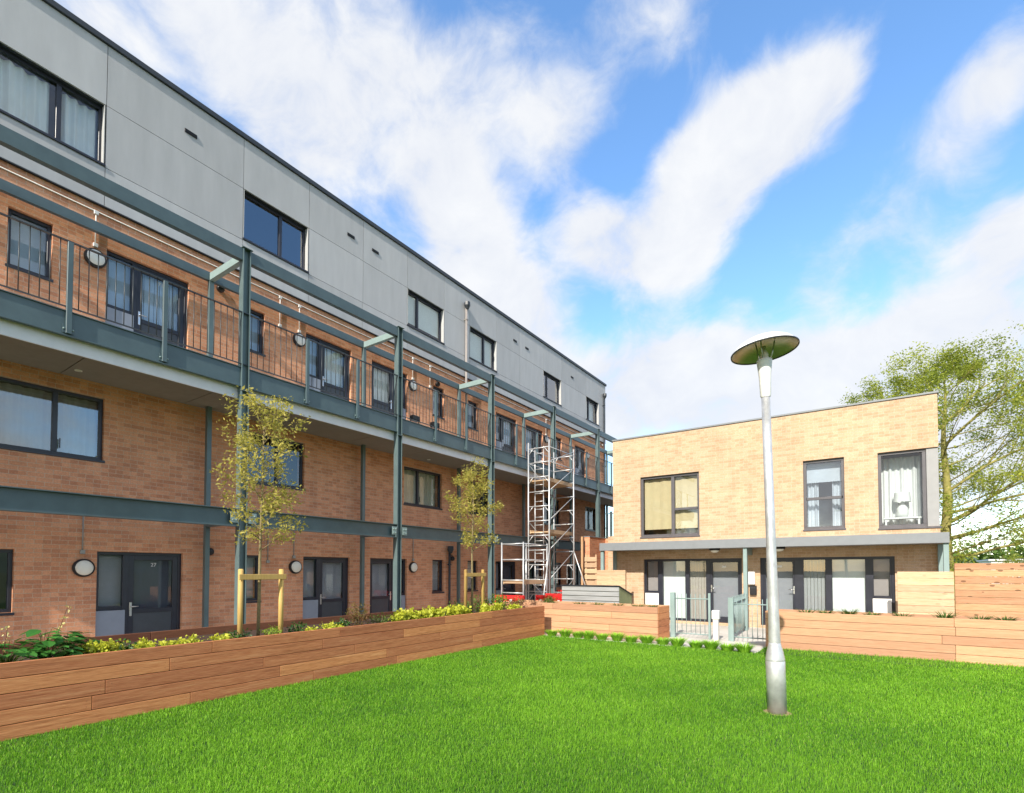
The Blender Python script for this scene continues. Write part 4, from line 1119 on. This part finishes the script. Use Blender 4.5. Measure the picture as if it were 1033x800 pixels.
for k in range(9): b.box(-7.49, -5.72, 13.38, 13.42, .012+k*.133, .012+k*.133+.120, ch=.010)
b.build('front_boards', M['zinc'], ch)
b = MB()
for s in (-7.49, -5.74):
    b._add([(s, 13.42, .012), (s+.02, 13.42, .012), (s+.02, 14.3, .012), (s, 14.3, .012), (s, 13.42, 1.21), (s+.02, 13.42, 1.21), (s+.02, 14.3, .95), (s, 14.3, .95)], [(3,2,1,0),(4,5,6,7),(0,1,5,4),(1,2,6,5),(2,3,7,6),(3,0,4,7)])
b.box(-7.469, -5.741, 14.28, 14.3, .012, .94)
b.box(-7.46, -5.75, 13.425, 13.44, .02, 1.19)
b.build('side_panel', M['olive'], ch)
b = MB(); b._add([(-7.52, 13.36, 1.222), (-5.69, 13.36, 1.222), (-5.69, 14.34, .945), (-7.52, 14.34, .945), (-7.52, 13.36, 1.245), (-5.69, 13.36, 1.245), (-5.69, 14.34, .968), (-7.52, 14.34, .968)], [(3,2,1,0),(4,5,6,7),(0,1,5,4),(1,2,6,5),(2,3,7,6),(3,0,4,7)])
b.build('lid', M['dark_trim'], ch)

# ================================================================== FENCES, LINK WALL
def slat_fence(name, label, x0, x1, y, z0, z1, rows, mat, seed, group=None, postw=.07, posts=None):
    t = thing(name, label, 'fence', ((x0+x1)/2, y, 0), group)
    rr = random.Random(seed); b = MB(); h = (z1-z0)/rows
    for k in range(rows): b.box(x0, x1, y-.014, y+.006+.010*rr.random(), z0+k*h+.003, z0+(k+1)*h-.003, rr.random(), ch=.004)
    b.build('slat_panel', M[mat], t)
    n = posts or max(2, int((x1-x0)/1.8)+1)
    for k in range(n):
        px = x0+.04+(x1-x0-.08)*k/(n-1)
        b = MB(); b.box(px-.035, px+.035, y+.018, y+.09, 0, z1-.02); b.build('post', M['larch_z'], t)
slat_fence('privacy_screen', 'pale slatted timber screen at the right hand house corner', .44, 1.47, 15.4, .05, 1.63, 10, 'pale_x', 3)
slat_fence('timber_fence', 'knotty reddish timber fence running off to the right behind the planter', 1.60, 9.5, 16.6, .05, 1.83, 11, 'larch_x', 5)
slat_fence('privacy_screen', 'pale slatted timber screen left of the house behind the grey chest', -7.33, -6.36, 15.4, .05, 1.67, 10, 'pale_x', 6)
t = thing('garden_wall', 'brick link wall between the house and the apartment block', 'wall', (-8.2, 18, 0))
b = MB(); b.box(-9.08, -8.86, 18.0, 22.0, 0, 2.93); b.box(-8.86, -7.26, 19.4, 19.62, 0, 2.93); b.build('brickwork', M['brick_red'], t)
b = MB(); b.box(-8.2, -7.26, 18.2, 18.42, 0, 2.93); b.build('buff_pier', M['brick_buff'], t)
b = MB(); b.box(-9.10, -8.84, 17.98, 22.0, 2.931, 2.96, ch=.004); b.build('coping', M['canopy'], t)
t = thing('trellis', 'pale timber slatted trellis with tall post against the link wall', 'trellis', (-8.7, 17.8, 0))
b = MB(); b.box(-9.10, -9.01, 17.72, 17.80, 0, 2.93, ch=.005); b.build('post', M['larch_z'], t)
b = MB()
for k in range(8): b.box(-8.95, -8.45, 17.74, 17.77, .45+k*.22, .45+k*.22+.17, ch=.005)
for x in (-8.93, -8.52): b.box(x, x+.05, 17.771, 17.81, .1, 2.25)
b.build('slat_panel', M['pale_x'], t)
t = thing('terrace_railing', 'grey metal railing on the raised terrace beyond the link wall', 'railing', (-8.2, 19.7, 2.96))
b = MB(); b.box(-9.0, -7.3, 19.68, 19.72, 3.95, 3.98); b.box(-9.0, -7.3, 19.68, 19.72, 3.02, 3.04)
for k in range(18): b.tube([(-8.95+k*.095, 19.7, 3.04), (-8.95+k*.095, 19.7, 3.95)], .008, 6)
b.build('bar_panel', M['steel'], t)
b = MB(); b.box(-8.78, -8.70, 19.66, 19.74, 2.935, 4.05); b.box(-7.9, -7.84, 19.66, 19.74, 2.935, 4.0); b.build('post', M['steel'], t)

# ================================================================== FRONT RAILINGS AND BOLLARD
def railing(label, pts, z1=1.08, posts=(True, True), hoops=False, gname='metal railings at the house path', n=None):
    (x0, y0), (x1, y1) = pts
    t = thing('metal_railing', label, 'railing', ((x0+x1)/2, (y0+y1)/2, 0), gname)
    L = math.hypot(x1-x0, y1-y0); n = n or max(2, int(round(L/.115)))
    P = lambda k: (x0+(x1-x0)*k/n, y0+(y1-y0)*k/n)
    b = MB()
    b.tube([(x0, y0, z1-.12), (x1, y1, z1-.12)], .014, 8); b.tube([(x0, y0, .12), (x1, y1, .12)], .014, 8)
    for k in range(1, n):
        p = P(k); b.tube([(*p, .10), (*p, z1)], .0075, 6)
    if hoops:
        for k in range(1, n, 2):
            p, q = P(k), P(min(n, k+1)); b.tube([(*p, z1-.01), ((p[0]+q[0])/2, (p[1]+q[1])/2, z1+.03), (*q, z1-.01)], .009, 6)
    b.build('bar_panel', M['steel_lt'], t)
    for s, (x, y) in zip(posts, ((x0, y0), (x1, y1))):
        if s:
            w = s if isinstance(s, float) else .03
            b = MB(); b.box(x-w, x+w, y-w, y+w, .012, z1+.02, ch=.004); b.build('post', M['steel_lt'], t)
railing('low metal railing panel left of the white bollard', ((-4.12, 12.98), (-3.25, 12.98)), 1.09, (.055, .025))
railing('low metal railing panel between the gate post and the lamp post', ((-2.74, 12.95), (-1.98, 12.95)), 1.0, (.04, .025))
railing('dividing metal railing with looped tops running back to the canopy post', ((-2.80, 13.05), (-2.93, 15.50)), 1.0, (.04, .04), True)
t = thing('bollard_light', 'white square bollard light on the path between the railings', 'bollard', (-3.05, 12.75, 0))
b = MB(); b.box(-3.11, -2.99, 12.69, 12.81, .012, .52, ch=.012); b.build('post', M['stone'], t)
b = MB(); b.box(-3.13, -2.97, 12.67, 12.83, .521, .73, ch=.015); b.build('lamp_head', M['white'], t)

# ================================================================== BIG TREE, FAR THINGS
def big_tree(x, y, label, seed=2):
    rnd = random.Random(seed)
    t = thing('large_tree', label, 'tree', (x, y, 0))
    b = MB(); tips = []
    H = 9.2
    tr = [(x+.05*math.sin(k*1.3), y+.05*math.cos(k), k*H/12) for k in range(13)]
    b.tube(tr, [.24-.0185*k if k < 12 else .015 for k in range(13)], 12)
    k = 0; z = 1.2
    while z < H-.2:
        u = z/H; a = k*2.399+rnd.gauss(0, .25)
        L = (4.3*(1-.70*u**1.6))*rnd.uniform(.7, 1.0)
        rise = .02+.42*u
        d = Vector((math.cos(a), math.sin(a), rise))
        if d.x < -.1: L *= .55 if z < H*.7 else .75
        if z > H-1.6: L = .5+.9*(H-z); d.z = .9
        i = min(11, int(z/H*12)); q = Vector(tr[i]).lerp(Vector(tr[i+1]), z/H*12-i)
        branch(b, tips, q, d, L, .042*(1-.6*u), 3, rnd, .45, .10, 5, (1, 2))
        z += .21; k += 1
    for d, z, L in ((Vector((.9, -.1, .12)), 2.1, 4.6), (Vector((.85, .3, .22)), 2.8, 4.4), (Vector((.9, -.25, .18)), 3.8, 4.6), (Vector((.8, .1, .62)), 4.6, 4.6), (Vector((.78, -.2, .75)), 6.4, 3.0), (Vector((.75, .2, .85)), 7.2, 2.3), (Vector((.9, .0, .5)), 3.4, 4.9), (Vector((-.8, 0, .40)), 7.0, 2.2), (Vector((-.6, .1, .75)), 7.6, 1.7)):
        branch(b, tips, (x, y, z), d, L, .055, 3, rnd, .4, .05, 6, (1, 2))
    b.build('trunk', M['bark'], t)
    P = []
    for p, d, dep in tips:
        if p.z > H+.6: continue
        for _ in range(5 if dep else 10):
            P.append((p.x+rnd.gauss(0, .13), p.y+rnd.gauss(0, .13), p.z+rnd.gauss(0, .12)))
    P = np.array(P); print('big tree leaves', len(P), 'faces', len(b.f))
    clump = np.sin(P[:, 0]*1.7)+np.sin(P[:, 2]*2.1+P[:, 1])
    np_mesh('crown', leaves(P, .072, .55), 4, M['leaf_big'], (.45+.15*clump+.22*rng.normal(size=len(P))).clip(0, 1), t)
big_tree(2.28, 25.6, 'big loosely leaved spring tree with mossy trunk behind the brick house')

def bush_mass(x, y, w, d, h, label, n, size, mat, name='hedge_bush', cat='bush', group=None):
    t = thing(name, label, cat, (x, y, 0), group)
    b = MB(); P = []
    for k in range(16):
        a = random.random()*6.28; rr = random.random()**.5
        c = Vector((x+math.cos(a)*rr*w*.5, y+math.sin(a)*rr*d*.5, h*(.35+.6*random.random())*(1-.4*rr)))
        b.tube([(x+(c.x-x)*.2, y+(c.y-y)*.2, 0), ((x+c.x)/2, (y+c.y)/2, c.z*.6), tuple(c)], [.04, .03, .01], 6)
        m = n//16
        P.append(np.array(c)+rng.normal(size=(m, 3))*np.array([w*.14, d*.14, h*.16]))
    b.build('trunk', M['bark'], t)
    P = np.concatenate(P); P[:, 2] = np.abs(P[:, 2])
    np_mesh('crown', leaves(P, size, .6), 4, M[mat], (.45+.25*rng.normal(size=len(P))).clip(0, 1), t)
bush_mass(3.4, 19.5, 2.6, 1.2, 1.5, 'green bush showing just above the timber fence beside the tree trunk', 5200, .07, 'leaf_mid')
for i, (x, y, w, h, l) in enumerate(((14, 75, 12, 4.6, 'distant green tree beyond the white bungalow, left one'), (26, 85, 14, 5.2, 'distant green tree at the far right of the horizon'), (4, 95, 14, 5.4, 'distant green tree behind the big tree trunk'))):
    bush_mass(x, y, w, 6, h, l, 6000, .42, 'leaf_mid', 'distant_tree', 'tree', 'distant trees on the horizon')
bu = thing('white_bungalow', 'distant low white building just above the timber fence', 'bungalow', (9.5, 60, 0))
b = MB(); b.box(8.2, 14.5, 60, 66, 0, 2.5); b.build('wall', M['white'], bu)
b = MB(); b.box(8.0, 14.7, 59.8, 66.2, 2.501, 2.62); b.build('roof', M['fascia'], bu)
for k in range(5):
    b = MB(); b.box(8.6+k*1.2, 9.4+k*1.2, 59.97, 59.999, 1.2, 2.25); b.build('window', M['panel_grey'], bu)
# far ridge
b = MB(); n = 60; pr = None
for i in range(n+1):
    a = R(-70+i*150/n); Dm = 900
    hgt = 38+16*math.sin(i*.35)+7*math.sin(i*1.1+1)
    p = (Dm*math.sin(a), Dm*math.cos(a), hgt); q = (Dm*1.5*math.sin(a), Dm*1.5*math.cos(a), -5); s = (Dm*.72*math.sin(a), Dm*.72*math.cos(a), -1)
    if pr:
        b.quad([pr[2], s, p, pr[0]]); b.quad([pr[0], p, q, pr[1]])
    pr = (p, q, s)
o = b.build('hills', M['hill'], None, recalc=False); o['kind'] = 'structure'

# ================================================================== CAMERA
cam = bpy.data.cameras.new('camera'); co = bpy.data.objects.new('camera', cam); COL.objects.link(co)
cam.sensor_width = 36; cam.lens = 529/1033*36; cam.shift_y = 160/1033
cam.clip_start = .05; cam.clip_end = 5000
co.location = (0, 0, 1.65); co.rotation_euler = (R(91.7), 0, R(34.64))
scene.camera = co

# ================================================================== LIGHT AND SKY
EL, AZ = 34.0, 9.3
sun = bpy.data.lights.new('sun', 'SUN'); so = bpy.data.objects.new('sun', sun); COL.objects.link(so)
sun.energy = 4.3; sun.angle = R(.5); sun.color = (1, .93, .82)
so.rotation_euler = (R(90-EL), 0, R(AZ)); so.location = (3, -20, 30)

wd = bpy.data.worlds.new('World'); scene.world = wd; wd.use_nodes = True
t = wd.node_tree; nd = t.nodes; lk = t.links; nd.clear()
sky = nd.new('ShaderNodeTexSky'); sky.sky_type = 'NISHITA'; sky.sun_disc = False
sky.sun_elevation = R(EL); sky.sun_rotation = R(180-AZ); sky.air_density = 1.0; sky.dust_density = .6; sky.ozone_density = 1.6; sky.altitude = 50
tc = nd.new('ShaderNodeTexCoord'); dirv = tc.outputs['Generated']
# cloud banks: soft patches of sky direction (unit vectors) broken up by fractal noise; wide ones out of view added for white fill light
CLOUDS = __import__('json').loads('''[[-0.766, 0.178, 0.618, 0.089, 0.9],
[-0.693, 0.27, 0.668, 0.118, 0.84],
[-0.614, 0.391, 0.686, 0.143, 0.84],
[-0.671, 0.429, 0.605, 0.133, 0.84],
[-0.541, 0.557, 0.631, 0.153, 0.84],
[-0.516, 0.474, 0.713, 0.095, 0.5],
[-0.42, 0.568, 0.708, 0.111, 0.5],
[-0.371, 0.662, 0.652, 0.1, 0.8],
[-0.259, 0.636, 0.727, 0.091, 0.5],
[-0.181, 0.676, 0.714, 0.077, 0.42],
[-0.53, 0.69, 0.493, 0.129, 0.95],
[-0.477, 0.761, 0.44, 0.1, 0.85],
[-0.377, 0.753, 0.539, 0.091, 1.0],
[-0.311, 0.799, 0.515, 0.093, 1.05],
[-0.243, 0.836, 0.493, 0.066, 0.8],
[-0.226, 0.781, 0.582, 0.081, 0.9],
[-0.154, 0.776, 0.612, 0.106, 1.05],
[-0.08, 0.787, 0.612, 0.1, 1.0],
[-0.192, 0.817, 0.543, 0.075, 0.8],
[-0.023, 0.771, 0.636, 0.064, 0.55],
[0.149, 0.895, 0.421, 0.074, 1.1],
[0.101, 0.823, 0.559, 0.091, 0.52],
[0.138, 0.801, 0.582, 0.065, 0.6],
[0.07, 0.864, 0.499, 0.111, 0.46],
[-0.006, 0.888, 0.46, 0.087, 0.44],
[-0.069, 0.898, 0.434, 0.054, 0.4],
[0.061, 0.914, 0.4, 0.072, 0.45],
[-0.325, 0.876, 0.356, 0.125, 1.0],
[-0.188, 0.922, 0.34, 0.116, 0.9],
[-0.061, 0.941, 0.333, 0.105, 0.9],
[-0.47, 0.817, 0.333, 0.123, 0.8],
[0.061, 0.943, 0.327, 0.093, 0.95],
[0.144, 0.935, 0.324, 0.089, 1.05],
[-0.226, 0.946, 0.234, 0.178, 1.0],
[0.001, 0.975, 0.222, 0.148, 1.0],
[0.137, 0.975, 0.173, 0.138, 1.0],
[-0.399, 0.873, 0.28, 0.106, 0.8],
[0.026, 0.961, 0.275, 0.104, 0.9],
[-0.541, 0.625, 0.563, 0.136, 0.55],
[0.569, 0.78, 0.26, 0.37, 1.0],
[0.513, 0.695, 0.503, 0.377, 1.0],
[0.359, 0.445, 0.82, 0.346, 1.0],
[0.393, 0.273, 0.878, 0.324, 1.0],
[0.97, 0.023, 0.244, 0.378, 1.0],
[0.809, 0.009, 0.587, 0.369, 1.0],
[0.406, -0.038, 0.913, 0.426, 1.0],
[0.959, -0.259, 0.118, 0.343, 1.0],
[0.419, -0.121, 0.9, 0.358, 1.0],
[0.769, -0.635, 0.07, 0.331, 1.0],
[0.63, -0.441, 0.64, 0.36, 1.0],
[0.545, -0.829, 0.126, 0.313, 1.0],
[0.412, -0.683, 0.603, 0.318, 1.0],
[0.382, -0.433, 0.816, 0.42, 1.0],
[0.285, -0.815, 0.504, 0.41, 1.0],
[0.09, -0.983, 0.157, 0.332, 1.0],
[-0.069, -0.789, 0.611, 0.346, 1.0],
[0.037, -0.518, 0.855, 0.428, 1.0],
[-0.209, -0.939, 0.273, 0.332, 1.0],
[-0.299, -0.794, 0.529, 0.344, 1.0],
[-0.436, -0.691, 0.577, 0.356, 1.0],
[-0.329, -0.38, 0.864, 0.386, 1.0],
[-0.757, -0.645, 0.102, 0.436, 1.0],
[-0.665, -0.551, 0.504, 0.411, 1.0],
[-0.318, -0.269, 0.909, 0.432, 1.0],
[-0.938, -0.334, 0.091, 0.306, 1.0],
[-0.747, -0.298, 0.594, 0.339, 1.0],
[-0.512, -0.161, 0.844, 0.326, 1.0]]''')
total = None
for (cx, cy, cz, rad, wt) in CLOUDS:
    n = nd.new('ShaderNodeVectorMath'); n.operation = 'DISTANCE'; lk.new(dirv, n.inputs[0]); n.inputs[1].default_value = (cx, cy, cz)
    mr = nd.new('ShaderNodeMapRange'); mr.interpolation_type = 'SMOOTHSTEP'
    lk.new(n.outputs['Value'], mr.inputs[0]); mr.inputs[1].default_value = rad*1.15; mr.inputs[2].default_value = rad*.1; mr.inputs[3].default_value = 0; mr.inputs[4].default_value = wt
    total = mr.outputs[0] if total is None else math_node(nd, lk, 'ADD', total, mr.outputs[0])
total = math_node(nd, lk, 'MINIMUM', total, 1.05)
warp = nd.new('ShaderNodeTexNoise'); warp.inputs['Scale'].default_value = 3.0; warp.inputs['Detail'].default_value = 3; lk.new(dirv, warp.inputs['Vector'])
wv = nd.new('ShaderNodeVectorMath'); wv.operation = 'MULTIPLY_ADD'; lk.new(warp.outputs['Color'], wv.inputs[0]); wv.inputs[1].default_value = (.22, .22, .22); lk.new(dirv, wv.inputs[2])
sq = scaled(nd, lk, wv.outputs[0], (1, 1, 1.5))
f1 = noise(nd, lk, sq, 6.0, 12, .60); f2 = noise(nd, lk, sq, 1.7, 4, .5)
nz = math_node(nd, lk, 'MULTIPLY_ADD', math_node(nd, lk, 'SUBTRACT', f1, .5), 2.1, math_node(nd, lk, 'MULTIPLY', math_node(nd, lk, 'SUBTRACT', f2, .5), .5))
dens = math_node(nd, lk, 'ADD', total, nz)
mr = nd.new('ShaderNodeMapRange'); mr.interpolation_type = 'SMOOTHSTEP'; lk.new(dens, mr.inputs[0]); mr.inputs[1].default_value = .20; mr.inputs[2].default_value = 1.06
thin = math_node(nd, lk, 'MULTIPLY', mr.outputs[0], .97)
sh = nd.new('ShaderNodeMapRange'); lk.new(f1, sh.inputs[0]); sh.inputs[1].default_value = .35; sh.inputs[2].default_value = .65
cloudcol = mix_col(nd, lk, sh.outputs[0], (4.3, 4.5, 4.95), (5.2, 5.28, 5.4))
hs = nd.new('ShaderNodeHueSaturation'); lk.new(sky.outputs[0], hs.inputs['Color']); hs.inputs['Saturation'].default_value = 1.16; hs.inputs['Value'].default_value = 2.0
colr = mix_col(nd, lk, thin, hs.outputs[0], cloudcol)
bg = nd.new('ShaderNodeBackground'); bg.inputs['Strength'].default_value = .12; lk.new(colr, bg.inputs[0])
ow = nd.new('ShaderNodeOutputWorld'); lk.new(bg.outputs[0], ow.inputs[0])

vs = scene.view_settings; vs.view_transform = 'Standard'; vs.look = 'None'; vs.exposure = .62; vs.gamma = 1; vs.use_curve_mapping = False
scene.render.engine = 'CYCLES'
cy = scene.cycles
cy.max_bounces = 8; cy.diffuse_bounces = 4; cy.glossy_bounces = 4; cy.transparent_max_bounces = 24; cy.transmission_bounces = 4
cy.use_denoising = True; cy.caustics_reflective = False; cy.caustics_refractive = False
cy.sample_clamp_indirect = 6
